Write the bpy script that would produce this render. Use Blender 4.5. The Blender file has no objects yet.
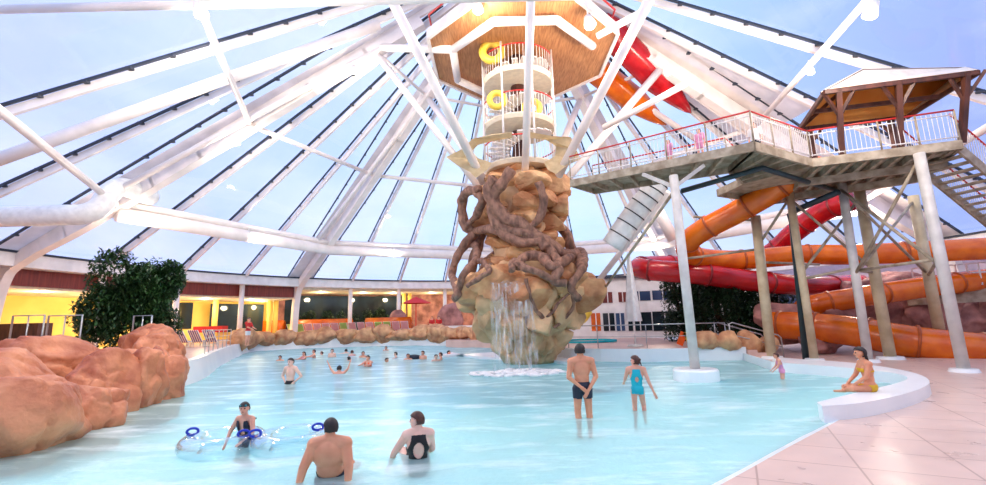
import bpy, bmesh, math, random
from math import sin, cos, pi, radians, sqrt, atan2
from mathutils import Vector as V, Matrix, noise
from mathutils.geometry import tessellate_polygon
C = bpy.context.scene.collection
random.seed(7)

# ---------------------------------------------------------------- camera
CH, CP, CR, CF = 1.9, radians(10), radians(1.5), 450.0
cam = bpy.data.cameras.new('camera'); camo = bpy.data.objects.new('camera', cam); C.objects.link(camo)
cam.sensor_width = 36; cam.lens = CF/986*36; cam.clip_end = 500
camo.matrix_world = Matrix.Translation((0, 0, CH)) @ Matrix.Rotation(pi/2+CP, 4, 'X') @ Matrix.Rotation(-CR, 4, 'Z')
bpy.context.scene.camera = camo

def ray(px, py):
    a = px-493; b = 242.5-py
    a, b = a*cos(CR)+b*sin(CR), -a*sin(CR)+b*cos(CR)
    return V((a, CF*cos(CP)-b*sin(CP), CF*sin(CP)+b*cos(CP)))
def PZ(px, py, z):
    d = ray(px, py); t = (z-CH)/d.z
    return V((d.x*t, d.y*t, z))
def PY(px, py, y):
    d = ray(px, py); t = y/d.y
    return V((d.x*t, y, CH+d.z*t))

# ---------------------------------------------------------------- materials
def lin(c):
    return tuple((x/255/12.92 if x/255 <= .04045 else ((x/255+.055)/1.055)**2.4) for x in c)+(1,)
def mat(name, c, rough=.5, metal=0, c2=None, scale=4, bump=0, bscale=None, spec=.5, emit=0, detail=4, trans=0, alpha=1, stretch=None, sss=0):
    m = bpy.data.materials.new(name); m.use_nodes = True
    nt = m.node_tree; N = nt.nodes; L = nt.links; p = N['Principled BSDF']
    p.inputs['Roughness'].default_value = rough; p.inputs['Metallic'].default_value = metal
    p.inputs['Specular IOR Level'].default_value = spec
    p.inputs['Transmission Weight'].default_value = trans; p.inputs['Alpha'].default_value = alpha
    tc = N.new('ShaderNodeTexCoord'); mp = N.new('ShaderNodeMapping'); L.new(tc.outputs['Object'], mp.inputs[0])
    if stretch: mp.inputs['Scale'].default_value = stretch
    n = N.new('ShaderNodeTexNoise'); n.inputs['Scale'].default_value = scale; n.inputs['Detail'].default_value = detail
    L.new(mp.outputs[0], n.inputs['Vector'])
    r = N.new('ShaderNodeValToRGB'); r.color_ramp.elements[0].position = .35; r.color_ramp.elements[1].position = .65
    if c2 is None: c2 = tuple(min(255, x*.93) for x in c)
    r.color_ramp.elements[0].color = lin(c2); r.color_ramp.elements[1].color = lin(c)
    L.new(n.outputs['Fac'], r.inputs[0]); L.new(r.outputs[0], p.inputs['Base Color'])
    if emit:
        L.new(r.outputs[0], p.inputs['Emission Color']); p.inputs['Emission Strength'].default_value = emit
    if sss:
        p.inputs['Subsurface Weight'].default_value = sss; p.inputs['Subsurface Radius'].default_value = (.02, .008, .004)
    if bump:
        n2 = N.new('ShaderNodeTexNoise'); n2.inputs['Scale'].default_value = bscale or scale*3; n2.inputs['Detail'].default_value = 6
        L.new(mp.outputs[0], n2.inputs['Vector'])
        b = N.new('ShaderNodeBump'); b.inputs['Strength'].default_value = bump; b.inputs['Distance'].default_value = .05
        L.new(n2.outputs['Fac'], b.inputs['Height']); L.new(b.outputs[0], p.inputs['Normal'])
    return m

M = {}
M['white'] = mat('white_paint', (246, 244, 242), .35, scale=1.5)
M['whitebeam'] = mat('white_steel', (248, 240, 236), .4, scale=1)
M['cream'] = mat('cream_soffit', (238, 226, 200), .6)
M['dark'] = mat('dark_gasket', (38, 48, 66), .5)
M['steel'] = mat('stainless', (190, 190, 190), .28, .9)
M['galv'] = mat('galvanised', (186, 172, 150), .55, .1, c2=(140, 124, 102), scale=3)
M['beigecol'] = mat('beige_column', (212, 196, 162), .5, c2=(186, 168, 134), scale=2)
M['greycol'] = mat('pale_grey_column', (214, 210, 204), .45, c2=(190, 186, 180), scale=2)
M['brown'] = mat('brown_wood', (92, 52, 40), .5, c2=(62, 34, 28), scale=6, stretch=(1, 1, .2))
M['soffit'] = mat('wood_soffit', (196, 140, 92), .5, c2=(160, 106, 66), scale=3, stretch=(6, .6, 1))
M['orange'] = mat('orange_fibreglass', (232, 118, 16), .22, c2=(205, 88, 8), scale=1.2, spec=.6)
M['red'] = mat('red_fibreglass', (196, 26, 34), .22, c2=(160, 12, 24), scale=1.2, spec=.6)
M['redrail'] = mat('red_rail', (205, 48, 44), .35)
M['railwhite'] = mat('white_rail', (236, 232, 230), .35)
M['rock'] = mat('orange_rock', (216, 142, 100), .5, c2=(164, 86, 54), scale=1.3, bump=.8, bscale=6, detail=8)
M['rock2'] = mat('sand_rock', (226, 176, 128), .65, c2=(172, 112, 76), scale=1.6, bump=.9, bscale=5, detail=8)
M['rock3'] = mat('tower_rock', (230, 182, 130), .6, c2=(170, 108, 66), scale=.9, bump=1.0, bscale=4, detail=8)
M['rock4'] = mat('mossy_rock', (230, 188, 142), .6, c2=(172, 134, 94), scale=.8, bump=1.0, bscale=4, detail=8)
M['pink'] = mat('pink_rock', (198, 140, 130), .7, c2=(128, 82, 76), scale=1.2, bump=.9, bscale=5, detail=8)
M['root'] = mat('root_bark', (160, 116, 94), .7, c2=(104, 72, 58), scale=5, bump=1, bscale=14, stretch=(1, 1, .5))
M['leaf'] = mat('leaf', (46, 84, 34), .5, c2=(22, 52, 22), scale=3)
M['leaf2'] = mat('leaf_dark', (30, 62, 28), .5, c2=(14, 38, 18), scale=3)
M['trunk'] = mat('trunk', (96, 70, 50), .8, c2=(66, 46, 34), bump=.5)
M['fascia'] = mat('red_fascia', (132, 52, 44), .5, c2=(100, 34, 32), scale=2, stretch=(5, 5, .3))
M['yellow'] = mat('yellow_wall', (250, 222, 120), .6, c2=(240, 205, 100), scale=.6)
M['glassdark'] = mat('dark_glass', (44, 58, 66), .08, c2=(26, 36, 42), scale=.5)
M['glassblue'] = mat('blue_glass', (70, 92, 128), .08, c2=(44, 60, 88), scale=.4)
M['mauve'] = mat('mauve_wall', (214, 196, 206), .6)
M['sail'] = mat('sail_cloth', (222, 206, 172), .7, c2=(208, 190, 152))
M['yel'] = mat('yellow_plastic', (252, 216, 80), .4)
M['orangecloth'] = mat('orange_canvas', (232, 166, 84), .7, c2=(222, 150, 66), scale=1.5)
M['palecloth'] = mat('pale_canvas', (240, 228, 216), .7)
M['pipe'] = mat('teal_pipe', (44, 66, 72), .4, .2)
M['duct'] = mat('white_duct', (240, 240, 236), .4)
M['black'] = mat('black_rubber', (30, 30, 34), .5)
M['terr'] = mat('terrace_paving', (226, 190, 176), .35, c2=(212, 174, 160), scale=1.2)
M['poolwall'] = mat('pool_wall_paint', (242, 246, 246), .3, c2=(232, 238, 240), scale=.8)
M['lamp'] = mat('lamp_glow', (255, 240, 214), .5, emit=26)
M['down'] = mat('downlight_glow', (255, 236, 190), .5, emit=7)
M['navy'] = mat('navy', (26, 36, 54), .6)
M['turq'] = mat('turquoise_fabric', (0, 178, 196), .6)
M['blackf'] = mat('black_fabric', (18, 18, 22), .6)
M['gold'] = mat('yellow_fabric', (230, 180, 30), .6)
M['redf'] = mat('red_fabric', (206, 30, 34), .7)
M['whitef'] = mat('white_fabric', (236, 236, 236), .7)
M['pinkf'] = mat('pink_fabric', (226, 150, 190), .7)
M['orangef'] = mat('orange_vinyl', (245, 96, 20), .4)
M['bluev'] = mat('blue_vinyl', (24, 50, 190), .35)
M['tealf'] = mat('teal_strap', (20, 140, 150), .5)
M['hair'] = mat('dark_hair', (40, 26, 22), .5, c2=(24, 16, 14), scale=30)
M['hairb'] = mat('brown_hair', (88, 46, 32), .5, c2=(58, 30, 22), scale=30)
M['skin'] = mat('fair_skin', (232, 172, 146), .5, c2=(222, 156, 130), scale=5, sss=.15)
M['skint'] = mat('tanned_skin', (224, 156, 120), .5, c2=(210, 138, 104), scale=5, sss=.15)
M['skinp'] = mat('pale_skin', (240, 196, 176), .5, c2=(232, 184, 164), scale=5, sss=.15)
M['eye'] = mat('eye', (40, 26, 20), .2)
M['lip'] = mat('lips', (176, 84, 78), .5)

def nodes_mat(name):
    m = bpy.data.materials.new(name); m.use_nodes = True; nt = m.node_tree
    nt.nodes.clear(); return m, nt.nodes, nt.links
# roof glass: clear pane with slight tint and reflection
m, N, L = nodes_mat('roof_glass'); M['roofglass'] = m
o = N.new('ShaderNodeOutputMaterial'); mx = N.new('ShaderNodeMixShader'); t = N.new('ShaderNodeBsdfTransparent'); g = N.new('ShaderNodeBsdfGlossy')
t.inputs[0].default_value = (.93, .96, .99, 1); g.inputs['Roughness'].default_value = .04; mx.inputs[0].default_value = .05
L.new(t.outputs[0], mx.inputs[1]); L.new(g.outputs[0], mx.inputs[2]); L.new(mx.outputs[0], o.inputs[0])
# clear vinyl
m, N, L = nodes_mat('clear_vinyl'); M['vinyl'] = m
o = N.new('ShaderNodeOutputMaterial'); mx = N.new('ShaderNodeMixShader'); t = N.new('ShaderNodeBsdfTransparent'); g = N.new('ShaderNodeBsdfGlossy')
lw = N.new('ShaderNodeLayerWeight'); lw.inputs[0].default_value = .35
t.inputs[0].default_value = (.9, .95, .97, 1); g.inputs['Roughness'].default_value = .08; g.inputs[0].default_value = (.85, .93, .97, 1)
L.new(lw.outputs['Facing'], mx.inputs[0]); L.new(t.outputs[0], mx.inputs[1]); L.new(g.outputs[0], mx.inputs[2]); L.new(mx.outputs[0], o.inputs[0])
# pool water: tinted and milky with churned air, glossy on top, drifting foam streaks
m, N, L = nodes_mat('pool_water'); M['water'] = m
o = N.new('ShaderNodeOutputMaterial'); tc = N.new('ShaderNodeTexCoord')
t = N.new('ShaderNodeBsdfTransparent'); t.inputs[0].default_value = (.74, .98, .985, 1)
d = N.new('ShaderNodeBsdfDiffuse'); g = N.new('ShaderNodeBsdfGlossy'); g.inputs['Roughness'].default_value = .3
mp = N.new('ShaderNodeMapping'); mp.inputs['Scale'].default_value = (.55, 1.6, 1); L.new(tc.outputs['Object'], mp.inputs[0])
n1 = N.new('ShaderNodeTexNoise'); n1.inputs['Scale'].default_value = .9; n1.inputs['Detail'].default_value = 9; n1.inputs['Roughness'].default_value = .65; L.new(mp.outputs[0], n1.inputs['Vector'])
r = N.new('ShaderNodeValToRGB'); r.color_ramp.elements[0].position = .5; r.color_ramp.elements[1].position = .72
r.color_ramp.elements[0].color = lin((204, 247, 246)); r.color_ramp.elements[1].color = lin((238, 250, 250))
L.new(n1.outputs['Fac'], r.inputs[0]); L.new(r.outputs[0], d.inputs[0])
m1 = N.new('ShaderNodeMixShader'); rr = N.new('ShaderNodeMapRange'); rr.inputs[1].default_value = .5; rr.inputs[2].default_value = .75; rr.inputs[3].default_value = .34; rr.inputs[4].default_value = .9
L.new(n1.outputs['Fac'], rr.inputs[0]); L.new(rr.outputs[0], m1.inputs[0]); L.new(t.outputs[0], m1.inputs[1]); L.new(d.outputs[0], m1.inputs[2])
fr = N.new('ShaderNodeFresnel'); fr.inputs[0].default_value = 1.33
n2 = N.new('ShaderNodeTexNoise'); n2.inputs['Scale'].default_value = 3.2; n2.inputs['Detail'].default_value = 6; L.new(tc.outputs['Object'], n2.inputs['Vector'])
bp = N.new('ShaderNodeBump'); bp.inputs['Strength'].default_value = .45; bp.inputs['Distance'].default_value = .08
L.new(n2.outputs['Fac'], bp.inputs['Height']); L.new(bp.outputs[0], g.inputs['Normal']); L.new(bp.outputs[0], fr.inputs['Normal']); L.new(bp.outputs[0], d.inputs['Normal'])
cl = N.new('ShaderNodeMath'); cl.operation = 'MINIMUM'; cl.inputs[1].default_value = .2; L.new(fr.outputs[0], cl.inputs[0])
m2 = N.new('ShaderNodeMixShader'); L.new(cl.outputs[0], m2.inputs[0]); L.new(m1.outputs[0], m2.inputs[1]); L.new(g.outputs[0], m2.inputs[2]); L.new(m2.outputs[0], o.inputs[0])
# waterfall: streaks of white water
m, N, L = nodes_mat('falling_water'); M['fall'] = m
o = N.new('ShaderNodeOutputMaterial'); tc = N.new('ShaderNodeTexCoord'); mp = N.new('ShaderNodeMapping'); mp.inputs['Scale'].default_value = (6, 6, .35)
L.new(tc.outputs['Object'], mp.inputs[0]); n1 = N.new('ShaderNodeTexNoise'); n1.inputs['Scale'].default_value = 1.6; n1.inputs['Detail'].default_value = 5; L.new(mp.outputs[0], n1.inputs['Vector'])
rr = N.new('ShaderNodeMapRange'); rr.inputs[1].default_value = .42; rr.inputs[2].default_value = .75; rr.inputs[3].default_value = .02; rr.inputs[4].default_value = .5
t = N.new('ShaderNodeBsdfTransparent'); d = N.new('ShaderNodeBsdfPrincipled'); d.inputs['Base Color'].default_value = (.92, .96, .98, 1); d.inputs['Roughness'].default_value = .2
mx = N.new('ShaderNodeMixShader'); L.new(n1.outputs['Fac'], rr.inputs[0]); L.new(rr.outputs[0], mx.inputs[0]); L.new(t.outputs[0], mx.inputs[1]); L.new(d.outputs[0], mx.inputs[2]); L.new(mx.outputs[0], o.inputs[0])
# pool floor: water's depth tint painted into its colour, white beach to turquoise
m, N, L = nodes_mat('pool_floor_depth_tint'); M['poolfloor'] = m
o = N.new('ShaderNodeOutputMaterial'); p = N.new('ShaderNodeBsdfPrincipled'); p.inputs['Roughness'].default_value = .5
tc = N.new('ShaderNodeTexCoord'); sx = N.new('ShaderNodeSeparateXYZ'); L.new(tc.outputs['Object'], sx.inputs[0])
r = N.new('ShaderNodeValToRGB'); mr = N.new('ShaderNodeMapRange'); mr.inputs[1].default_value = 4; mr.inputs[2].default_value = 34
L.new(sx.outputs['Y'], mr.inputs[0]); L.new(mr.outputs[0], r.inputs[0])
e = r.color_ramp.elements; e[0].position = 0; e[0].color = lin((246, 250, 248)); e[1].position = 1; e[1].color = lin((30, 186, 230))
x = e.new(.25); x.color = lin((228, 250, 247)); x = e.new(.5); x.color = lin((70, 214, 232))
L.new(r.outputs[0], p.inputs['Base Color']); L.new(p.outputs[0], o.inputs[0])
# deck tiles
m, N, L = nodes_mat('deck_tiles'); M['tiles'] = m
o = N.new('ShaderNodeOutputMaterial'); p = N.new('ShaderNodeBsdfPrincipled'); tc = N.new('ShaderNodeTexCoord')
mp = N.new('ShaderNodeMapping'); mp.inputs['Rotation'].default_value = (0, 0, radians(28)); L.new(tc.outputs['Object'], mp.inputs[0])
b = N.new('ShaderNodeTexBrick'); b.offset = 0; b.inputs['Scale'].default_value = 1; b.inputs['Brick Width'].default_value = 1.1; b.inputs['Row Height'].default_value = .9; b.inputs['Mortar Size'].default_value = .012; b.inputs['Bias'].default_value = -.3
b.inputs['Color1'].default_value = lin((236, 206, 192)); b.inputs['Color2'].default_value = lin((228, 198, 184)); b.inputs['Mortar'].default_value = lin((196, 164, 150))
L.new(mp.outputs[0], b.inputs['Vector'])
n1 = N.new('ShaderNodeTexNoise'); n1.inputs['Scale'].default_value = 2; n1.inputs['Detail'].default_value = 6; L.new(tc.outputs['Object'], n1.inputs['Vector'])
mxc = N.new('ShaderNodeMixRGB'); mxc.blend_type = 'MULTIPLY'; mxc.inputs[0].default_value = .25; L.new(b.outputs[0], mxc.inputs[1]); L.new(n1.outputs['Fac'], mxc.inputs[2])
L.new(mxc.outputs[0], p.inputs['Base Color']); rr = N.new('ShaderNodeMapRange'); rr.inputs[3].default_value = .16; rr.inputs[4].default_value = .5; L.new(n1.outputs['Fac'], rr.inputs[0]); L.new(rr.outputs[0], p.inputs['Roughness'])
L.new(p.outputs[0], o.inputs[0])
# striped lounger cloth
m, N, L = nodes_mat('striped_cloth'); M['stripe'] = m
o = N.new('ShaderNodeOutputMaterial'); p = N.new('ShaderNodeBsdfPrincipled'); tc = N.new('ShaderNodeTexCoord')
w = N.new('ShaderNodeTexWave'); w.inputs['Scale'].default_value = 2.2; L.new(tc.outputs['Object'], w.inputs[0])
r = N.new('ShaderNodeValToRGB'); r.color_ramp.interpolation = 'CONSTANT'; e = r.color_ramp.elements
e[0].color = lin((30, 60, 150)); e[1].position = .75; e[1].color = lin((240, 230, 225)); x = e.new(.3); x.color = lin((240, 196, 40)); x = e.new(.5); x.color = lin((200, 60, 70))
L.new(w.outputs['Fac'], r.inputs[0]); L.new(r.outputs[0], p.inputs['Base Color']); L.new(p.outputs[0], o.inputs[0])

# ---------------------------------------------------------------- object helpers
def obj(name, bm, m, parent=None, smooth=False):
    me = bpy.data.meshes.new(name)
    if smooth:
        for f in bm.faces: f.smooth = True
    bm.to_mesh(me); bm.free(); me.materials.append(M[m] if isinstance(m, str) else m)
    o = bpy.data.objects.new(name, me); C.objects.link(o)
    if parent:
        o.parent = parent; o.matrix_parent_inverse = Matrix.Translation(-parent.location)
    return o
def tag(o, label, cat, group=None, kind=None):
    o['label'] = label; o['category'] = cat
    if group: o['group'] = group
    if kind: o['kind'] = kind
    return o
def empty(name, loc, label=None, cat=None, group=None):
    o = bpy.data.objects.new(name, None); C.objects.link(o); o.location = loc; o.empty_display_size = .2
    if label: tag(o, label, cat, group)
    return o
def struct(name, bm, m, smooth=False, parent=None):
    o = obj(name, bm, m, parent, smooth)
    if not parent: o['kind'] = 'structure'
    return o
def B(): return bmesh.new()
def box(bm, c, s, rot=None):
    mt = Matrix.Translation(V(c)) @ (rot.to_4x4() if rot else Matrix()) @ Matrix.Diagonal((s[0], s[1], s[2], 1))
    bmesh.ops.create_cube(bm, size=1, matrix=mt); return bm
def bar(bm, a, b, w, h, up=V((0, 0, 1))):
    a = V(a); b = V(b); d = b-a; l = d.length; z = d/l
    x = z.cross(up)
    if x.length < 1e-4: x = V((1, 0, 0))
    x.normalize(); y = x.cross(z)
    R = Matrix((x, y, z)).transposed()
    return box(bm, (a+b)/2, (w, h, l), R)
def tube(bm, pts, r, seg=12, closed=False, cap=True):
    pts = [V(p) for p in pts]; n = len(pts)
    rs = r if isinstance(r, (list, tuple)) else [r]*n
    rings = []; prev = None
    for i, p in enumerate(pts):
        if closed: d = pts[(i+1) % n]-pts[i-1]
        else: d = pts[min(i+1, n-1)]-pts[max(i-1, 0)]
        d.normalize()
        if prev is None:
            u = d.cross(V((0, 0, 1)))
            if u.length < .01: u = d.cross(V((1, 0, 0)))
        else: u = prev-d*prev.dot(d)
        u.normalize(); prev = u; w = d.cross(u)
        rings.append([bm.verts.new(p+(u*cos(2*pi*k/seg)+w*sin(2*pi*k/seg))*rs[i]) for k in range(seg)])
    m_ = n if closed else n-1
    for i in range(m_):
        a = rings[i]; b = rings[(i+1) % n]
        for k in range(seg): bm.faces.new((a[k], a[(k+1) % seg], b[(k+1) % seg], b[k]))
    if cap and not closed:
        bm.faces.new(rings[0][::-1]); bm.faces.new(rings[-1])
    return bm
def spline(pts, k=6):
    pts = [V(p) for p in pts]; out = []
    P = [2*pts[0]-pts[1]]+pts+[2*pts[-1]-pts[-2]]
    for i in range(1, len(P)-2):
        for j in range(k):
            t = j/k; a, b, c, d = P[i-1], P[i], P[i+1], P[i+2]
            out.append(.5*((2*b)+(c-a)*t+(2*a-5*b+4*c-d)*t*t+(3*b-a-3*c+d)*t**3))
    out.append(pts[-1]); return out
def prism(bm, poly, z0, z1):
    n = len(poly)
    lo = [bm.verts.new((p[0], p[1], z0)) for p in poly]; hi = [bm.verts.new((p[0], p[1], z1)) for p in poly]
    tri = tessellate_polygon([[V((p[0], p[1], 0)) for p in poly]])
    for a, b, c in tri:
        bm.faces.new((hi[a], hi[b], hi[c])); bm.faces.new((lo[c], lo[b], lo[a]))
    for i in range(n):
        j = (i+1) % n; bm.faces.new((lo[i], lo[j], hi[j], hi[i]))
    bmesh.ops.recalc_face_normals(bm, faces=bm.faces); return bm
def lathe(bm, prof, c=(0, 0), seg=32, a0=0, a1=2*pi):
    full = abs(a1-a0-2*pi) < 1e-5; n = seg if full else seg+1
    rings = [[bm.verts.new((c[0]+r*sin(-(a0+(a1-a0)*k/seg)), c[1]+r*cos(a0+(a1-a0)*k/seg), z)) for k in range(n)] for r, z in prof]
    for i in range(len(prof)-1):
        for k in range(seg):
            a, b = rings[i], rings[i+1]; k2 = (k+1) % n
            try: bm.faces.new((a[k], a[k2], b[k2], b[k]))
            except ValueError: pass
    return bm
def rock_bm(c, s, seed, sub=4, facet=.32, rough=.10, bm=None, crisp=False):
    bm = bm or bmesh.new(); q = bmesh.new(); bmesh.ops.create_icosphere(q, subdivisions=sub, radius=1)
    rnd = random.Random(seed); off = V((rnd.uniform(0, 50), rnd.uniform(0, 50), rnd.uniform(0, 50)))
    pl = [(V((rnd.gauss(0, 1), rnd.gauss(0, 1), rnd.gauss(0, 1))).normalized(), rnd.uniform(.5, .72) if crisp else rnd.uniform(.6, .88)) for _ in range(15 if crisp else 18)]
    for v in q.verts:
        n = v.co.normalized(); w = n if crisp else n+noise.noise_vector(n*2+off)*.1; r = 1.05
        for d, h in pl:
            t = w.dot(d)
            if t > .05: r = min(r, h/t)
        if crisp: r = min(r, .95)*1.28+noise.noise(n*5+off)*.035+noise.noise(n*12+off)*.02
        else:
            r = r*.9+.1
            cr = 1-abs(noise.noise(n*1.5+off))*2; r -= max(0, cr-.8)*.45
            r += noise.noise(n*1.3+off)*.12+noise.noise(n*4+off)*rough*.3+noise.noise(n*14+off)*rough*.22
        v.co = V((n.x*r*s[0], n.y*r*s[1], n.z*r*s[2]))
    rot = Matrix.Rotation(rnd.uniform(-.3, .3), 3, 'Z')
    for v in q.verts: v.co = rot @ v.co + V(c)
    me = bpy.data.meshes.new('tmp'); q.to_mesh(me); q.free(); bm.from_mesh(me); bpy.data.meshes.remove(me)
    return bm
def dup(root, loc, rz=None, label=None):
    r = root.copy(); C.objects.link(r); r.location = loc
    if rz is not None: r.rotation_euler = (0, 0, rz)
    if label: r['label'] = label
    for ch in list(root.children):
        c = ch.copy(); C.objects.link(c); c.parent = r
        for g in ch.children:
            d = g.copy(); C.objects.link(d); d.parent = c
    return r

# ---------------------------------------------------------------- sky
w = bpy.data.worlds.new('sky'); bpy.context.scene.world = w; w.use_nodes = True
N = w.node_tree.nodes; L = w.node_tree.links; bg = N['Background']
tc = N.new('ShaderNodeTexCoord'); mp = N.new('ShaderNodeMapping'); mp.inputs['Scale'].default_value = (1, 1, 2.2); L.new(tc.outputs['Generated'], mp.inputs[0])
n1 = N.new('ShaderNodeTexNoise'); n1.inputs['Scale'].default_value = 2.2; n1.inputs['Detail'].default_value = 8; n1.inputs['Roughness'].default_value = .55; L.new(mp.outputs[0], n1.inputs['Vector'])
cr = N.new('ShaderNodeValToRGB'); cr.color_ramp.elements[0].position = .38; cr.color_ramp.elements[1].position = .68; cr.color_ramp.elements[0].color = (0, 0, 0, 1); cr.color_ramp.elements[1].color = (1, 1, 1, 1)
L.new(n1.outputs['Fac'], cr.inputs[0])
sx = N.new('ShaderNodeSeparateXYZ'); L.new(tc.outputs['Generated'], sx.inputs[0])
hr = N.new('ShaderNodeValToRGB'); mr = N.new('ShaderNodeMapRange'); mr.inputs[1].default_value = -.8; mr.inputs[2].default_value = .8; L.new(sx.outputs['X'], mr.inputs[0]); L.new(mr.outputs[0], hr.inputs[0])
e = hr.color_ramp.elements; e[0].position = 0; e[0].color = lin((176, 188, 250)); e[1].position = 1; e[1].color = lin((138, 152, 214))
x = e.new(.3); x.color = lin((176, 196, 250)); x = e.new(.48); x.color = lin((174, 208, 252)); x = e.new(.62); x.color = lin((172, 206, 250))
mx = N.new('ShaderNodeMixRGB'); mx.inputs[2].default_value = lin((218, 224, 254)); L.new(hr.outputs[0], mx.inputs[1])
ml = N.new('ShaderNodeMath'); ml.operation = 'MULTIPLY'; ml.inputs[1].default_value = .7; L.new(cr.outputs[0], ml.inputs[0]); L.new(ml.outputs[0], mx.inputs[0])
L.new(mx.outputs[0], bg.inputs[0]); bg.inputs[1].default_value = .93

# ---------------------------------------------------------------- dome
CX, CY, RD, ZE, ZA = 1.45, 21.5, 28.0, 6.3, 21.5
def pol(phi, r, z):
    a = radians(phi); return V((CX-r*sin(a), CY+r*cos(a), z))
def roofz(r): return ZA-(ZA-ZE)*r/RD
def rp(phi, r, dz=0): return pol(phi, r, roofz(r)+dz)
PH = [4, 14, 24, 34, 44, 54, 64, 74, 84, 94, 106, 134, 150, 165, 180, 195, 210, 234, 259, 273, 284, 294, 304, 314, 324, 334, 344, 354]
MAIN = [4, 44, 84, 134, 180, 234, 284, 324]
bm = B()
for i, a in enumerate(PH):
    b = PH[(i+1) % len(PH)]+(360 if i == len(PH)-1 else 0); ri = 16 if a in (273, 284) else 1; n = max(1, round((b-a)/10))
    for k in range(n):
        u, v = a+(b-a)*k/n, a+(b-a)*(k+1)/n
        bm.faces.new([bm.verts.new(p) for p in (rp(u, RD, .05), rp(v, RD, .05), rp(v, ri, .05), rp(u, ri, .05))])
struct('ceiling', bm, 'roofglass')
for ph in PH:      # rafters with dark glazing bars
    bm = B(); bar(bm, rp(ph, 3, -.18), rp(ph, RD, -.18), .16, .34); o = struct('roof_rafter', bm, 'whitebeam')
    bm = B()
    offs = [-.2 if ph < 180 else .2] if ph not in MAIN else [-1.15, 1.15]
    for of in offs:
        a = radians(ph); s = V((cos(a), sin(a), 0))*of
        p0, p1 = rp(ph, 4, .04)+s, rp(ph, RD, .04)+s
        wb = .08 if (ph < 60 or ph > 310) else .13; bar(bm, p0, p1, wb, .09)
        for k in range(1, 17):
            p = p0.lerp(p1, k/17); box(bm, p-V((0, 0, .06)), (wb*1.6, wb*1.6, .1))
    o = struct('glazing_bar', bm, 'dark')
    if ph in MAIN:
        bm = B(); a = radians(ph); s = V((cos(a), sin(a), 0))
        v = [bm.verts.new(p) for p in (rp(ph, 4, .0)-s*.35, rp(ph, 4, 0)+s*.35, rp(ph, RD, 0)+s*1.1, rp(ph, RD, 0)-s*1.1)]
        bm.faces.new(v)
        bmesh.ops.solidify(bm, geom=bm.faces, thickness=.06)
        v2 = [rp(ph, 5, -.75), rp(ph, 22, -.85), rp(ph, 27.2, -.6), pol(ph, 28.6, 4.6), pol(ph, 29.0, .0)]
        pts = spline(v2, 6)
        for i in range(len(pts)-1): bar(bm, pts[i], pts[i+1]+(pts[i+1]-pts[i])*.06, .5, .62, up=s.cross(pts[i+1]-pts[i]).normalized())
        struct('roof_beam', bm, 'whitebeam')
# solid white roof strip where the slides leave the hall
bm = B()
for a0, a1 in ((273, 278.5), (278.5, 284), (284, 289), (289, 294)):
    bm.faces.new([bm.verts.new(p) for p in (rp(a0, 16, .02), rp(a1, 16, .02), rp(a1, 2, .02), rp(a0, 2, .02))])
bmesh.ops.solidify(bm, geom=bm.faces, thickness=.05)
struct('ceiling_panel', bm, 'whitebeam')
# ring tubes: big ring at r=22 between rib 84 and rib -76, pair of tubes
ringp = [rp(ph, 22, -1.35) for ph in (84, 44, 4, -36, -76)]
bm = B(); tube(bm, ringp, .42, 16); struct('ring_duct', bm, 'whitebeam', True)
bm = B(); tube(bm, [p+V((0, 0, .62)) for p in ringp], .24, 12); struct('ring_beam', bm, 'whitebeam', True)
def strut(a, b, r, name='roof_brace', m='whitebeam'):
    bm = B(); tube(bm, [a, b], r, 10); return struct(name, bm, m, True)
mains = [134, 84, 44, 4, -36, -76, -126]
for i in range(6): strut(rp(mains[i], 14.6, -.75), rp(mains[i+1], 14.6, -.75), .14)
strut(rp(84, 22, -.9), rp(134, 20.8, -.5), .17); strut(rp(-76, 22, -.9), rp(-126, 20.8, -.5), .17)
for ph in (84, 44, -36, -76):
    strut(rp(ph+3, 22, -.9), rp(ph, 6, -.9), .16)
strut(rp(101, 27, -.6), rp(99, 7, -.9), .27, 'air_duct')
bm = B()
e1 = rp(84, 22, -1.35)
tube(bm, spline([PY(-60, 219, 21), PY(-5, 217, 21), PY(60, 215, 21.2), PY(84, 214, 21.4), PY(100, 207, 21.8), PY(108, 195, 22.2), PY(120, 187, 22.8), PY(136, 191, 23.6), PY(150, 197, 25)], 6), .5, 18)
struct('air_duct', bm, 'duct', True)
strut(V((-15.3, 12, 11.5)), V((15.3, 12, 11.42)), .13, 'air_duct')

# ---------------------------------------------------------------- perimeter
def arc(name, r0, r1, z0, z1, a0, a1, m, seg=24):
    bm = B(); lathe(bm, [(r0, z0), (r1, z0), (r1, z1), (r0, z1), (r0, z0)], (CX, CY), seg, radians(a0), radians(a1)); return struct(name, bm, m)
arc('trim_1', 27.6, 28.6, 5.55, 6.42, 0, 360, 'white', 72)
arc('trim_2', 27.5, 27.7, 6.28, 6.4, 0, 360, 'dark', 72)
arc('trim_3', 28.4, 34.6, 5.3, 5.6, -12, 44, 'cream')
arc('trim_4', 28.5, 28.7, 4.6, 5.7, 44.6, 120, 'fascia')
arc('trim_5', 28.7, 35, 4.45, 4.62, 44.6, 120, 'cream')
arc('wall_back', 34, 34.3, 0, 5.6, -14, 44, 'pink')
arc('wall_left', 34.6, 34.9, 0, 4.6, 44, 125, 'yellow')
arc('wall_right', 30, 30.4, 0, 6, -115, -14, 'mauve', 40)
arc('wall_front', 30, 30.4, 0, 6, 125, 245, 'mauve', 40)
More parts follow.
